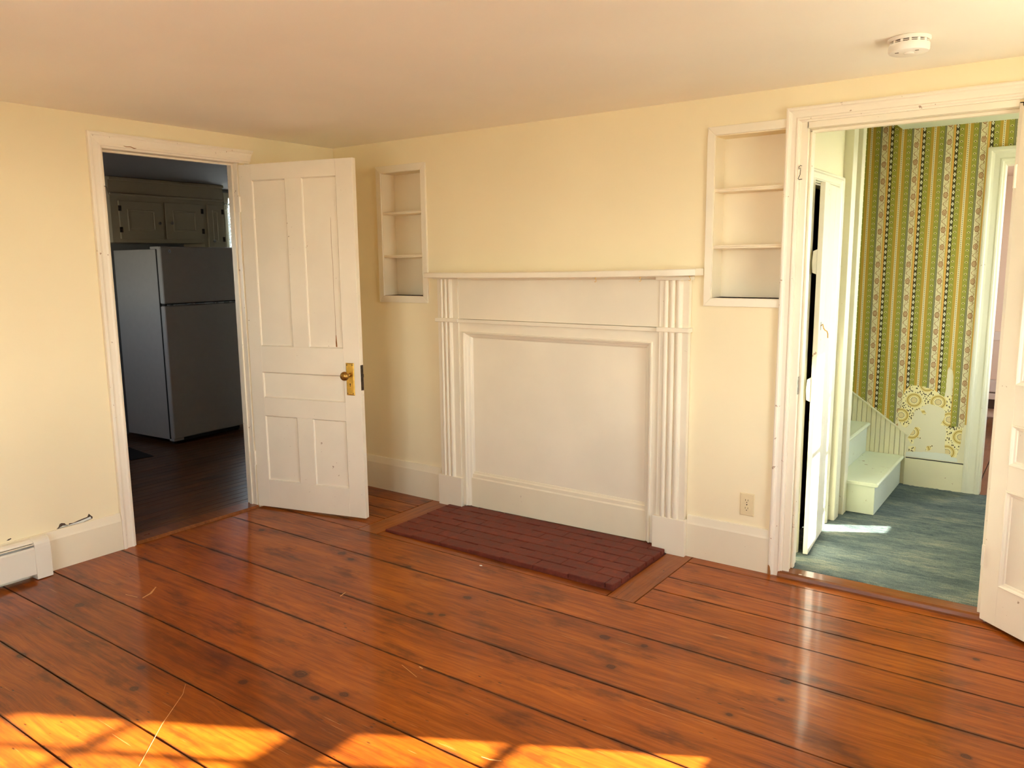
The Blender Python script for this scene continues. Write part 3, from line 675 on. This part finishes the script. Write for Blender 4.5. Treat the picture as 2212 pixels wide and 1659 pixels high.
# plaster damage above the left baseboard (the hole has a shape of its own)
def flat(name, pts, fr, d0, d1_, mat, parent=None, **k):
    return MB().sect([[fr(a, d, z) for a, z in pts] for d in (d0, d1_)]).build(name, mat, parent, **k)
wl = bpy.data.objects['wall_left']
chip = [(-1.972, .206), (-1.962, .214), (-1.955, .228), (-1.946, .231), (-1.930, .226), (-1.925, .216), (-1.912, .212), (-1.908, .219), (-1.888, .216), (-1.865, .221), (-1.845, .224), (-1.815, .228), (-1.806, .243), (-1.795, .229), (-1.788, .222), (-1.79, .212), (-1.83, .206)]
flat('plaster_chip', chip, lambda a, d, z: (d, a, z), -.001, .0012, M['dirt'], wl)
chip2 = [(-1.960, .209), (-1.94, .216), (-1.92, .211), (-1.9, .213), (-1.86, .216), (-1.82, .222), (-1.80, .226), (-1.795, .214), (-1.84, .207)]
flat('plaster_chip', chip2, lambda a, d, z: (d, a, z), 0.0, .0020, M['primer'], wl)
chip3 = [(-2.205, .214), (-2.197, .220), (-2.185, .222), (-2.182, .218), (-2.195, .213)]
flat('plaster_chip', chip3, lambda a, d, z: (d, a, z), 0.0, .0012, M['dirt'], wl)
# flakes lying on the floor
def flake(name, x, y, z, s, mat, lab):
    pts = [(x+s*(1+R.uniform(-.3, .3))*math.cos(a), y+s*.6*(1+R.uniform(-.3, .3))*math.sin(a)) for a in [2*PI*k/9 for k in range(9)]]
    tag(MB().sect([[(p, q, zz) for p, q in pts] for zz in (z, z+.0018)]).build(name, mat), lab, 'flake')
flake('paint_flake', 1.785, -.733, .0006, .009, M['flake'], 'tiny white paint flake on floor in front of the brick hearth')
flake('paint_flake', 3.175, -.012, .0285, .008, M['flake'], 'small white paint flake lying on the hall threshold')

# marks with a shape of their own: cracks in the paint, bare spots, scratches
def sliver(pts, wd):
    L_, R_ = [], []
    for i, (a, b) in enumerate(pts):
        c, d = pts[min(i+1, len(pts)-1)]; e, f_ = pts[max(i-1, 0)]; n_ = math.hypot(c-e, d-f_) or 1
        q = wd*(.35 if i in (0, len(pts)-1) else R.uniform(.6, 1)); L_.append((a-(d-f_)/n_*q, b+(c-e)/n_*q)); R_.append((a+(d-f_)/n_*q, b-(c-e)/n_*q))
    return L_+R_[::-1]
M['scratch'] = plain('bare_scratched_wood', lin(206, 150, 92), .6, .3, 0, .25, 80)
def scratch(pts, wd): return MB().sect([[(x, y, z) for x, y in sliver(pts, wd)] for z in (-.0005, .0009)]).build('scratch', M['scratch'], floor)
scratch([(1.586, -2.26), (1.642, -2.306), (1.757, -2.454), (1.909, -2.62)], .0011)
scratch([(.649, -1.829), (.700, -1.885), (.718, -1.936)], .006); scratch([(.690, -1.945), (.612, -1.960)], .004)
scratch([(1.47, -1.398), (1.458, -1.355)], .005); scratch([(2.15, -1.70), (2.26, -1.735)], .002)
scratch([(2.215, -1.672), (2.235, -1.675)], .007); scratch([(2.818, -1.958), (2.785, -1.973), (2.754, -1.977)], .004)
MB().sect([[(v, a, z) for a, z in sliver([(-1.462, 2.157), (-1.448, 2.155), (-1.425, 2.157), (-1.405, 2.151), (-1.392, 2.153)], .0024)] for v in (.014, .0215)]).build('paint_crack', M['darkwood'], t1)
MB().sect([[(x, -v, z) for x, z in ((3.0225, .0), (3.0225, .046), (3.027, .050), (3.033, .040), (3.036, .020), (3.037, .0))] for v in (.019, .0246)]).build('bare_wood_chip', M['darkwood'], t2)
MB().sect([[(x, v, z) for x, z in sliver([(.655, 1.80), (.652, 1.66), (.656, 1.52), (.654, 1.36), (.657, 1.22), (.655, 1.10), (.657, 1.05)], .0011)] for v in (.0080, .0087)]).build('paint_crack', M['darkwood'], d1)
MB().sect([[(x, v, z) for x, z in ((.653, 1.048), (.652, 1.075), (.655, 1.11), (.658, 1.12), (.660, 1.09), (.662, 1.06), (.662, 1.048))] for v in (.0080, .0088)]).build('bare_wood_chip', M['darkwood'], d1)
# windows of the room (behind and beside the camera)
def window(name, fr, a0, a1, z0, z1, cols, th=.16):
    """fr(a, d, z), d into the wall. double-hung, cols x 2 panes per sash"""
    am = (a0+a1)/2
    w_ = root(name, fr(am, 0, z0), kind='structure')
    
    def BX(nm, A0, A1, D0, D1, Z0, Z1, mat=M['trimc'], parent=None):
        p, q = fr(A0, D0, Z0), fr(A1, D1, Z1)
        return MB().box(min(p[0], q[0]), max(p[0], q[0]), min(p[1], q[1]), max(p[1], q[1]), Z0, Z1).build(nm, mat, parent or w_)
    for nm, Z0, Z1, D in (('lower_sash', z0, 1.475, .07), ('upper_sash', 1.465, z1, .105)):
        st = .038
        s_ = BX(nm, a0, a0+st, D, D+.034, Z0, Z1)
        BX('sash_stile', a1-st, a1, D, D+.034, Z0, Z1, parent=s_)
        BX('sash_rail', a0+st, a1-st, D, D+.034, Z0, Z0+(.042 if nm == 'lower_sash' else .068), parent=s_)
        BX('sash_rail', a0+st, a1-st, D, D+.034, Z1-(.055 if nm == 'lower_sash' else .03), Z1, parent=s_)
        for k in range(1, cols):
            a = a0+st + (a1-a0-2*st)*k/cols; BX('muntin', a-.009, a+.009, D+.005, D+.029, Z0+.03, Z1-.03, parent=s_)
        BX('muntin', a0+st, a1-st, D+.005, D+.029, (1.146 if Z0 < 1.4 else 1.811), (1.164 if Z0 < 1.4 else 1.829), parent=s_)
        BX('pane', a0+st, a1-st, D+.016, D+.018, Z0+.03, Z1-.03, M['glass'], s_)
    BX('sill', a0-.055, a1+.055, -.04, .05, z0-.03, z0)
    for A0, A1, Z0, Z1 in ((a0-.055, a0, z0-.02, z1+.08), (a1, a1+.055, z0-.02, z1+.08)): BX('casing', A0, A1, -.02, 0, Z0, Z1)
    BX('head_casing', a0, a1, -.02, 0, z1, z1+.08)
    return w_
window('window_1', F_right, -1.60, -.72, *WH, 4); 
window('window_2', F_front, 2.72, 3.52, *WF, 3); window('window_3', F_front, 1.80, 2.60, *WF, 3)

# ================================================================ hall
HY = 1.96; HZ = 2.345
wall('wall_hall_back', lambda a, d, z: (a, HY+d, z), 1.8, XW+.13, -.05, 4.6, .12, [(3.735, 4.50, 0, 2.095)], M['hallw'], matback=M['farwall'])
wall('wall_hall_right', lambda a, d, z: (XW+d, a, z), .0, 5.2, -.05, 4.6, .16, [(.62, 1.50, .03, 2.10), (1.575, 1.80, .80, 2.10), (3.0, 3.9, .8, 2.1)], M['hallw'])
wall('wall_closet', lambda a, d, z: (3.06-d, a, z), TW+.0005, 1.05, 0, HZ+.1, .06, [(.272, .735, 0.02, 1.900)], M['hallw'], matback=M['closet'])
wall('wall_closet_stair', lambda a, d, z: (a, 1.045-d, z), 1.8, 3.06, 0, HZ+.1, .06, [], M['hallw'], matback=M['closet'])
wall('wall_closet_far', lambda a, d, z: (2.30-d, a, z), TW, 1.0, 0, HZ+.1, .06, [], M['closet'])
MB().box(2.3, 3.0, TW, .99, 2.2, 2.25).build('ceiling_closet', M['closet'], kind='structure')
MB().box(3.235, XW, TW, HY, HZ, HZ+.2).build('ceiling_hall', M['hallc'], kind='structure')
MB().box(1.7, 3.235, TW, 1.06, HZ, HZ+.2).build('ceiling_over_closet', M['hallc'], kind='structure')
MB().box(3.160, 3.248, 1.06, HY-.001, HZ+.002, HZ+.028).build('trim_4', M['hallc'], kind='structure')
wall('wall_stairwell_right', lambda a, d, z: (3.30+d, a, z), 1.06, HY, HZ+.2, 4.6, .1, [], M['hallw'])
wall('wall_stairwell_near', lambda a, d, z: (a, 1.06-d, z), 1.7, 3.40, HZ+.2, 4.6, .1, [], M['hallw'])
MB().box(1.6, 3.45, 1.0, 2.0, 4.6, 4.7).build('ceiling_stairwell', M['hallc'], kind='structure')
wall('wall_stairwell_left', lambda a, d, z: (1.75-d, a, z), 1.0, 2.0, 0, 4.6, .1, [], M['hallw'])
hf = MB().box(2.3, XW, TW-.075, HY, -.06, .018).build('floor_hall', M['grimebase'], kind='structure')
def carpet():
    b = MB(); nx, ny = 120, 110; x0, x1, y0, y1 = 2.99, XW, .050, HY
    vs = []; fs_ = []
    for j in range(ny+1):
        for i in range(nx+1):
            x = x0+(x1-x0)*i/nx; y = y0+(y1-y0)*j/ny
            vs.append((x, y if j else y+R.uniform(-.002, .002), .030+R.uniform(-.0022, .0022)-(.009 if j == 0 else 0)))
    for j in range(ny):
        for i in range(nx): a = j*(nx+1)+i; fs_.append((a, a+1, a+nx+2, a+nx+1))
    n0 = len(vs); vs += [(x0+(x1-x0)*i/nx, y0+.002, .016) for i in range(nx+1)]
    for i in range(nx): fs_.append((i, n0+i, n0+i+1, i+1))
    b.add(vs, fs_); return b.build('carpet', M['carpet'], smooth=True)
tag(carpet(), 'worn teal carpet covering the hall floor', 'carpet', None, 'stuff')
# closet door trim
t3 = root('trim_3', (3.06, .5, .03), kind='structure')
fc = lambda a, v, z: (3.06+v, a, z)
casing('casing', fc, .190, .864, .03, 1.966, CAS, M['hall'], t3, width=.118, whead=.062, sides='LHR')
MB().box(3.0, 3.062, .268, .276, .03, 1.905).build('jamb', M['hall'], t3); MB().box(3.0, 3.062, .731, .739, .03, 1.905).build('jamb', M['hall'], t3); MB().box(3.0, 3.062, .276, .731, 1.896, 1.905).build('head_jamb', M['hall'], t3)
MB().box(3.062, 3.066, .772, .792, 1.06, 1.12).build('strike_plate', M['nickel'], t3)
# plank closet door, ajar
ad = math.atan2(.262-.732, 3.128-3.088)
cdr = root('door_3', (3.084, .731, 0), ad, world=False, kind='structure', label='narrow white plank closet door standing ajar in the hall')
# local x runs from the hinge to the free edge; local +y faces the hall
Wd = .478
for k in range(3):
    a, b = Wd*k/3, Wd*(k+1)/3
    MB().box(a+.0006, b-.0006, -.012, .012, .036, 1.897).build('board', M['closetdoor'], cdr, .0022)
for z in (.83, 1.46): MB().sect([[(x, -.012, z), (x, -.012, z+.12), (x, -.030, z+.112), (x, -.034, z+.06), (x, -.030, z+.008)] for x in (.03, Wd+.004)]).build('batten', M['closetdoor'], cdr, .002)
MB().tube([(Wd-.050, .012, 1.205), (Wd-.048, .022, 1.215), (Wd-.045, .028, 1.195), (Wd-.052, .034, 1.185), (Wd-.066, .040, 1.180), (Wd-.080, .043, 1.165), (Wd-.084, .043, 1.145)], .0028, 8).build('hook_handle', M['brassd'], cdr, smooth=True)
MB().box(Wd-.062, Wd-.050, .012, .0135, 1.185, 1.225).build('handle_plate', M['nickel'], cdr)
# posts closing the partition at the stair
p4 = root('trim_5', (3.09, 1.05, .03), kind='structure')
MB().box(3.058, 3.108, .905, 1.000, .026, HZ).build('post_board', M['hall'], p4, .003)
MB().box(3.040, 3.075, 1.000, 1.050, .026, HZ).build('recess_board', M['hall'], p4, .002)
MB().box(3.040, 3.122, 1.050, 1.128, .026, HZ).build('corner_post', M['hall'], p4, .004)

# ---------------- stairs
st = root('staircase', (3.28, 1.54, .03), label='pale green painted wooden stairs rising left behind the closet wall', cat='stairs')
for k in range(6):
    xr = 3.276 - .222*k; z0 = .0325+.200*k-(.0105 if k else 0); zt_ = .022+.200*k+.182
    y0 = 1.132 if k == 0 else 1.132
    MB().box(xr-.022, xr, y0, HY-.012, z0, zt_).build('riser', M['stairr'], st, .001)
    xb_ = xr-.222
    sec = [(xb_-.0, zt_), (xb_-.0, zt_+.024), (xr+.008, zt_+.024), (xr+.017, zt_+.020), (xr+.020, zt_+.012), (xr+.017, zt_+.004), (xr+.008, zt_)]
    ya = y0-(.020 if k == 0 else 0)
    if k == 0:
        MB().sect([[(x, y, z) for x, z in sec] for y in (ya, HY-.012)]).build('tread', M['stair'], st, .004)
        MB().box(3.115, xr-.001, 1.1285, 1.1500, z0, zt_).build('end_panel', M['stair'], st, .001)
    else:
        MB().sect([[(x, y, z) for x, z in sec] for y in (ya, HY-.012)]).build('tread', M['stair'], st, .002)
# beadboard wainscot beside the stairs
wb = root('wall_wainscot', (3.1, HY-.006, .2), kind='structure')
sl_ = lambda x: .367+(3.305-x)*.72
xe = 3.300; k = 0
xs_ = [3.299, 3.291, 3.260, 3.229, 3.198, 3.166, 3.136, 3.107, 3.076, 3.045, 3.014, 2.983, 2.952, 2.92]
for a, b in zip(xs_, xs_[1:]):
    MB().sect([[(a-.0014, y, .215), (a-.0014, y, sl_(a)), (b+.0014, y, sl_(b)), (b+.0014, y, .215)] for y in (HY-.011, HY)]).build('board', M['bead'], wb, .002)
cap = [(3.306, .362), (3.306, .374), (2.92, .374+.386*.72), (2.92, .362+.386*.72)]
MB().sect([[(x, y, z) for x, z in cap] for y in (HY-.017, HY)]).build('cap_rail', M['bead'], wb, .002)

# wallpaper layers
def sheet(name, outer, y0, y1, mat, parent):
    return MB().sect([[(x, y, z) for x, z in outer] for y in (y1, y0)]).build(name, mat, parent)
hb = bpy.data.objects['wall_hall_back']
torn = [(3.246,.397),(3.239,.461),(3.237,.52),(3.26,.562),(3.261,.626),(3.276,.671),(3.296,.696),(3.334,.704),(3.354,.704),(3.396,.697),(3.448,.682),(3.474,.661),(3.505,.644),(3.507,.664),(3.509,.714),(3.51,.771),(3.512,.821),(3.52,.841),(3.526,.826),(3.54,.819),(3.545,.797),(3.547,.759),(3.55,.725),(3.548,.694),(3.549,.656),(3.547,.591),(3.548,.506),(3.55,.446),(3.568,.454),(3.581,.455),(3.601,.452),(3.624,.453),(3.632,.473)]
def jag(p, n, amp):
    out = []
    for (a, b), (c, d) in zip(p, p[1:]):
        L = math.hypot(c-a, d-b); m_ = max(1, int(L/.012))
        for i in range(m_): out.append((a+(c-a)*i/m_+R.uniform(-amp, amp), b+(d-b)*i/m_+R.uniform(-amp, amp)))
    return out+[p[-1]]
outer = [(3.652, .47), (3.652, 2.192), (3.78, 2.192), (4.75, 2.192), (4.75, HZ), (3.23, HZ), (3.23, 4.0), (1.8, 4.0), (1.8, sl_(1.8)), (3.246, sl_(3.246)-.004)]
paper = sheet('striped_wallpaper', jag(torn, 3, .0016)+outer, HY-.0032, HY-.0002, M['paper'], hb)
old = {'a': [(3.216,.542),(3.207,.697),(3.346,.728),(3.498,.701),(3.506,.639),(3.521,.65),(3.549,.658),(3.561,.659),(3.575,.445),(3.528,.45),(3.493,.457),(3.505,.486),(3.515,.51),(3.514,.549),(3.493,.572),(3.451,.583),(3.42,.589),(3.384,.571),(3.354,.54),(3.337,.531),(3.335,.515),(3.326,.486),(3.321,.45),(3.291,.415),(3.27,.424),(3.246,.457)],
 'b': [(3.306,.348),(3.332,.395),(3.347,.425),(3.372,.428),(3.381,.413),(3.373,.404),(3.376,.385),(3.369,.364),(3.384,.362),(3.383,.352),(3.362,.355),(3.342,.341),(3.345,.313),(3.33,.311),(3.31,.337)],
 'c': [(3.524,.426),(3.522,.437),(3.551,.460),(3.622,.462),(3.614,.328),(3.598,.252),(3.568,.252),(3.56,.27),(3.533,.271),(3.526,.321),(3.526,.372),(3.532,.415)],
 'd': [(3.313,.289),(3.338,.296),(3.359,.291),(3.354,.262),(3.337,.256),(3.318,.262)], 'e': [(3.421,.303),(3.438,.309),(3.458,.318),(3.45,.287),(3.437,.277),(3.416,.275)], 'f': [(3.357,.547),(3.378,.551),(3.392,.547),(3.407,.522),(3.401,.513),(3.387,.516),(3.375,.535)]}
for k_, p_ in old.items(): sheet('old_wallpaper', jag(p_+[p_[0]], 3, .0014)[:-1], HY-.0018, HY-.0002, M['oldpaper'], hb)
sheet('plaster_patch', jag([(3.302,.222),(3.302,.252),(3.347,.258),(3.444,.268),(3.529,.268),(3.56,.262),(3.605,.244),(3.605,.222)], 3, .002), HY-.0014, HY-.0001, M['primer'], hb)
MB().box(3.302, 3.640, HY-.004, HY, .212, .2165).build('crack_strip', M['dark'], hb)
MB().box(3.299, 3.642, HY-.016, HY, .02, .211).build('baseboard_hall_back', M['bead'], kind='structure', bevel=.002)
# doorway to the far room
t6 = root('trim_6', (4.1, HY, .03), kind='structure')
fh = lambda a, v, z: (a, HY-v, z)
casing('casing', fh, 3.642, 4.592, .026, 2.190, CAS, M['hall'], t6, width=.098, sides='LHR')
MB().box(3.727, 3.740, HY-.002, HY+.124, .02, 2.10).build('jamb', M['hall'], t6); MB().box(4.495, 4.507, HY-.002, HY+.124, .02, 2.10).build('jamb', M['hall'], t6); MB().box(3.74, 4.495, HY-.002, HY+.124, 2.085, 2.10).build('head_jamb', M['hall'], t6)
# front door of the hall and its sidelight, in the right-hand outside wall
fd = root('door_4', (XW+.07, 1.03, .03), kind='structure')
def rb(nm, y0, y1, z0, z1, mat=M['hall'], x0=XW+.05, x1=XW+.09, p=fd): return MB().box(x0, x1, y0, y1, z0, z1).build(nm, mat, p)
rb('stile', .62, 1.08, .03, 2.10); rb('stile', 1.40, 1.50, .03, 2.10); rb('lower_panel', 1.08, 1.40, .03, 1.02); rb('top_rail', 1.08, 1.40, 2.02, 2.10)
rb('muntin', 1.08, 1.40, 1.50, 1.52); rb('pane', 1.08, 1.40, 1.02, 2.02, M['glass'], XW+.069, XW+.071)
w5 = root('window_4', (XW+.07, 1.68, .8), kind='structure')
for k in range(1, 4): rb('muntin', 1.575, 1.80, .80+.325*k-.009, .80+.325*k+.009, p=w5)
rb('pane', 1.575, 1.80, .80, 2.10, M['glass'], XW+.069, XW+.071, w5)
# far room
wall('wall_far', lambda a, d, z: (a, 5.0+d, z), 1.8, XW+.1, -.05, 2.6, .1, [], M['farwall'])
wall('wall_far_left', lambda a, d, z: (2.3-d, a, z), HY+.12, 5.0, -.05, 2.6, .1, [], M['farwall'])
MB().box(2.2, XW, HY+.12, 5.05, 2.27, 2.35).build('ceiling_far', M['farwall'], kind='structure')
ff = MB().box(2.2, XW, HY+.0, 5.0, -.06, -.004).build('floor_far', M['grimebase'], kind='structure')
for k in range(9): board(3.2+.17*k, 3.2+.17*(k+1), HY+.0, 5.0, M['kfloor'], ff, 1, z0=-.010, z1=.008)
MB().box(2.3, XW, 4.975, 5.0, .755, .835).build('trim_7', M['fartrim'], kind='structure', bevel=.004)
fhh = root('baseboard_heater', (3.6, 4.95, 0), label='grey baseboard heater below chair rail in the far room', cat='heater')
MB().box(2.4, 4.6, 4.93, 5.0, .19, .25).build('front_panel', M['fartrim'], fhh, .004); MB().box(2.4, 4.6, 4.93, 5.0, .262, .375).build('top_cover', M['fartrim'], fhh, .004); MB().box(2.4, 4.6, 4.945, 5.0, .10, .19).build('dark_gap', M['slot'], fhh)

# ================================================================ kitchen
KX = -2.90; KZ = 2.285
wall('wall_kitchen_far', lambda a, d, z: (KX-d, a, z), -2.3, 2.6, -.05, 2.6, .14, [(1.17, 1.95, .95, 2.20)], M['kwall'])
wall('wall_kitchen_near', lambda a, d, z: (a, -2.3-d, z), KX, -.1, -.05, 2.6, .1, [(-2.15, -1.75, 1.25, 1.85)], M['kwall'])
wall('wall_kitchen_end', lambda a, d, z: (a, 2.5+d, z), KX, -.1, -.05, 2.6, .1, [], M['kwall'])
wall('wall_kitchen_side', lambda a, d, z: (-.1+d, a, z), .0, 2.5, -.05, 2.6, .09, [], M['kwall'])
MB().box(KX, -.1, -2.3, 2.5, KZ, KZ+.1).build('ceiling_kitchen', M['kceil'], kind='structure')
kf = MB().box(KX, -.1, -2.3, 2.5, -.06, -.012).build('floor_kitchen', M['grimebase'], kind='structure')
n_ = 35; wdt = (KX+.1+.035)/n_
x = -.137
for k in range(n_):
    board(x-.079, x, -2.3, 2.5, M['kfloor'], kf, 1, wob=.001, step=.6, gap=.002); x -= .079
portal((KX-.12, 1.56, 1.58), (0, -PI/2, 0), 1.2, .8); portal((-1.95, -2.38, 1.55), (PI/2, 0, 0), .4, .6)
# kitchen floor register
vr = root('floor_register', (-1.98, -.42, 0), label='dark floor register by refrigerator corner in kitchen', cat='vent')
MB().sect([[(-2.34, -.33, z), (-1.86, -.385, z), (-1.89, -.56, z), (-2.36, -.50, z)] for z in (.0, .004)]).build('plate', M['rug'], vr)
# refrigerator
fr_ = root('refrigerator', (-2.084, -.060, 0), math.radians(93.4), world=False, label='white top-freezer refrigerator seen through the kitchen doorway', cat='refrigerator')
FW = .765; FD = .68
MB().box(0.004, FW-.004, .066, FD, .04, 1.672).build('cabinet_body', M['fridge'], fr_, .006)
MB().box(.0, FW, .056, .066, .05, 1.672).build('door_gasket', M['gasket'], fr_)
for nm, z0, z1 in (('freezer_door', 1.215, 1.692), ('fridge_door', .052, 1.198)):
    MB().box(0, FW, 0, .056, z0, z1).build(nm, M['fridge'], fr_, .012, seg=3)
MB().box(.012, FW-.012, .012, .060, 1.198, 1.215).build('divider_gap', M['gasket'], fr_)
MB().box(.03, FW-.005, -.004, .008, 1.200, 1.209).build('chrome_strip', M['chrome'], fr_, .002, label='chrome strip between the two doors')
MB().box(.04, FW-.04, .055, .10, .012, .05).build('base_grille', M['gasket'], fr_)
MB().box(.002, .10, .010, .075, .030, .052).build('hinge_bracket', M['fridge'], fr_, .003)
MB().box(.0, .09, .02, .14, 1.672, 1.694).build('hinge_cap', M['fridge'], fr_, .004)
for sx in (.03, FW-.08): MB().lathe([(.022, 0), (.022, .03), (.012, .032), (.012, .045)], (sx+.03, .09, 0), 'z', 16).build('foot', M['gasket'], fr_)
MB().lathe([(.013, 0), (.013, -.002), (.011, -.003), (.001, -.003)], (.085, 0.0, 1.655), 'y', 24).build('badge', M['chrome'], fr_, label='small round emblem')
MB().tube([(.085+.007*math.cos(a)*(1-.05*k), -.0035, 1.655+.007*math.sin(a)*(1-.05*k)) for k, a in enumerate([i*.62 for i in range(14)])], .0009, 6).build('emblem_mark', M['slot'], fr_)
# kitchen wall cabinets
CX = -2.55
kc = root('kitchen_cabinet', (CX-.15, .35, 1.70), label='cream wall cabinet with three small doors above the refrigerator', cat='cabinet')
def cdoor(y0, y1, z0, z1, hinge):
    d = MB().box(CX, CX+.018, y0, y1, z0, z1).build('cabinet_door', M['kcab'], kc, .003)
    e = .068 if y1-y0 > .25 else .050
    MB().sect([[(CX+.018+v, a, z) for a, z in ((y0+e+i_, z0+e+i_), (y1-e-i_, z0+e+i_), (y1-e-i_, z1-e-i_), (y0+e+i_, z1-e-i_))] for i_, v in ((0, -.002), (.004, .004), (.016, .004), (.020, -.001))]).build('raised_panel', M['kcab'], d)
    hy = y0+.006 if hinge < 0 else y1-.006
    for hz in (z0+.055, z1-.085): MB().box(CX+.012, CX+.022, hy-.013, hy+.013, hz, hz+.045).build('hinge', M['iron'], d, .002)
    ky = y1-.045 if hinge < 0 else y0+.045; kz = (z0+z1)/2-.02 if y1-y0 > .25 else z0+.06
    MB().lathe([(.006, 0), (.006, .012), (.013, .016), (.014, .022), (.008, .027), (.001, .028)], (CX+.018, ky, kz), 'x', 20).build('knob', M['nickel'], d, smooth=True)
MB().box(KX+.002, CX, -.200, .89, 1.735, 2.14).build('carcass', M['kcab'], kc, .002)
MB().box(KX+.002, CX, .668, .89, 1.698, 1.735).build('lower_carcass', M['kcab'], kc, .002)
cdoor(-.135, .258, 1.765, 2.085, -1); cdoor(.284, .656, 1.770, 2.092, 1)
cdoor(.706, .872, 1.700, 2.096, 1)
MB().sect([[(CX, y, 2.130), (CX+.012, y, 2.134), (CX+.016, y, 2.144), (CX+.006, y, 2.150), (CX, y, 2.152)] for y in (-.2, .89)]).build('cornice', M['kcab'], kc)
MB().box(KX+.002, CX-.002, -.205, .893, 2.14, KZ).build('soffit_board', M['kcab'], kc)
MB().box(CX-.002, CX+.02, -.205, .893, KZ-.03, KZ-.004).build('crown_moulding', M['kcab'], kc, .004)
# kitchen window with lace curtain
w6 = root('window_5', (KX, 1.56, .95), kind='structure')
for a, b, c_, d_ in ((1.13, 1.18, .93, 2.25), (1.94, 1.99, .93, 2.25)): MB().box(KX, KX+.02, a, b, c_, d_).build('casing', M['kcab'], w6)
MB().box(KX, KX+.02, 1.18, 1.94, 2.2, 2.25).build('head_casing', M['kcab'], w6); MB().box(KX-.09, KX-.06, 1.17, 1.95, 1.55, 1.6).build('meeting_rail', M['kcab'], w6)
MB().box(KX-.077, KX-.075, 1.17, 1.95, .95, 2.2).build('pane', M['glass'], w6)
def lace():
    g = bpy.data.materials.new('lace'); g.use_nodes = True; t = g.node_tree; b = t.nodes['Principled BSDF']
    tl = t.nodes.new('ShaderNodeBsdfTranslucent'); tl.inputs[0].default_value = (.8, .85, .9, 1); ms = t.nodes.new('ShaderNodeMixShader'); ms.inputs[0].default_value = .6
    b.inputs['Base Color'].default_value = (.8, .84, .88, 1); o = t.nodes['Material Output']
    t.links.new(b.outputs[0], ms.inputs[1]); t.links.new(tl.outputs[0], ms.inputs[2])
    tp = t.nodes.new('ShaderNodeBsdfTransparent'); m2 = t.nodes.new('ShaderNodeMixShader'); v = t.nodes.new('ShaderNodeTexVoronoi'); v.inputs['Scale'].default_value = 70
    lt = t.nodes.new('ShaderNodeMath'); lt.operation = 'LESS_THAN'; lt.inputs[1].default_value = .32; tc = t.nodes.new('ShaderNodeTexCoord')
    t.links.new(tc.outputs['Object'], v.inputs['Vector']); t.links.new(v.outputs['Distance'], lt.inputs[0]); t.links.new(lt.outputs[0], m2.inputs[0]); t.links.new(ms.outputs[0], m2.inputs[1]); t.links.new(tp.outputs[0], m2.inputs[2]); t.links.new(m2.outputs[0], o.inputs[0])
    return g
LACE = lace()
cu = root('curtain', (KX+.04, 1.55, 1.2), label='white lace curtain over the kitchen window behind the cabinets', cat='curtain')
b = MB(); n = 90
for side in (0, 1):
    pts = [(KX+.040+.010*math.sin(i*1.15)+(.003*side), 1.15+.83*i/n) for i in range(n+1)]
vs = []; fs_ = []
for zi, z in enumerate((1.10, 1.4, 1.8, 2.10)):
    for i in range(n+1): vs.append((KX+.040+(.010 if zi < 3 else .006)*math.sin(i*1.15), 1.15+.83*i/n, z))
for zi in range(3):
    for i in range(n): a = zi*(n+1)+i; fs_.append((a, a+1, a+n+2, a+n+1))
MB().add(vs, fs_).build('lace_panel', LACE, cu, smooth=True)
vs = []; fs_ = []
for zi, z in enumerate((2.10, 2.15)):
    for i in range(n+1): vs.append((KX+.050+.009*math.sin(i*1.7), 1.15+.83*i/n, z+(.012*math.sin(i*.9) if zi == 0 else 0)))
for i in range(n): fs_.append((i, i+1, i+n+2, i+n+1))
MB().add(vs, fs_).build('ruffle', LACE, cu, smooth=True)
MB().tube([(KX+.04, 1.12, 2.135), (KX+.04, 2.0, 2.135)], .006, 8).build('rod', M['nickel'], cu)

# ---------------- outside
MB().box(-40, 40, -40, 40, -.7, -.6).build('ground', M['ground'], kind='structure')
for o in bpy.data.objects:
    if '_w' in o: del o['_w']
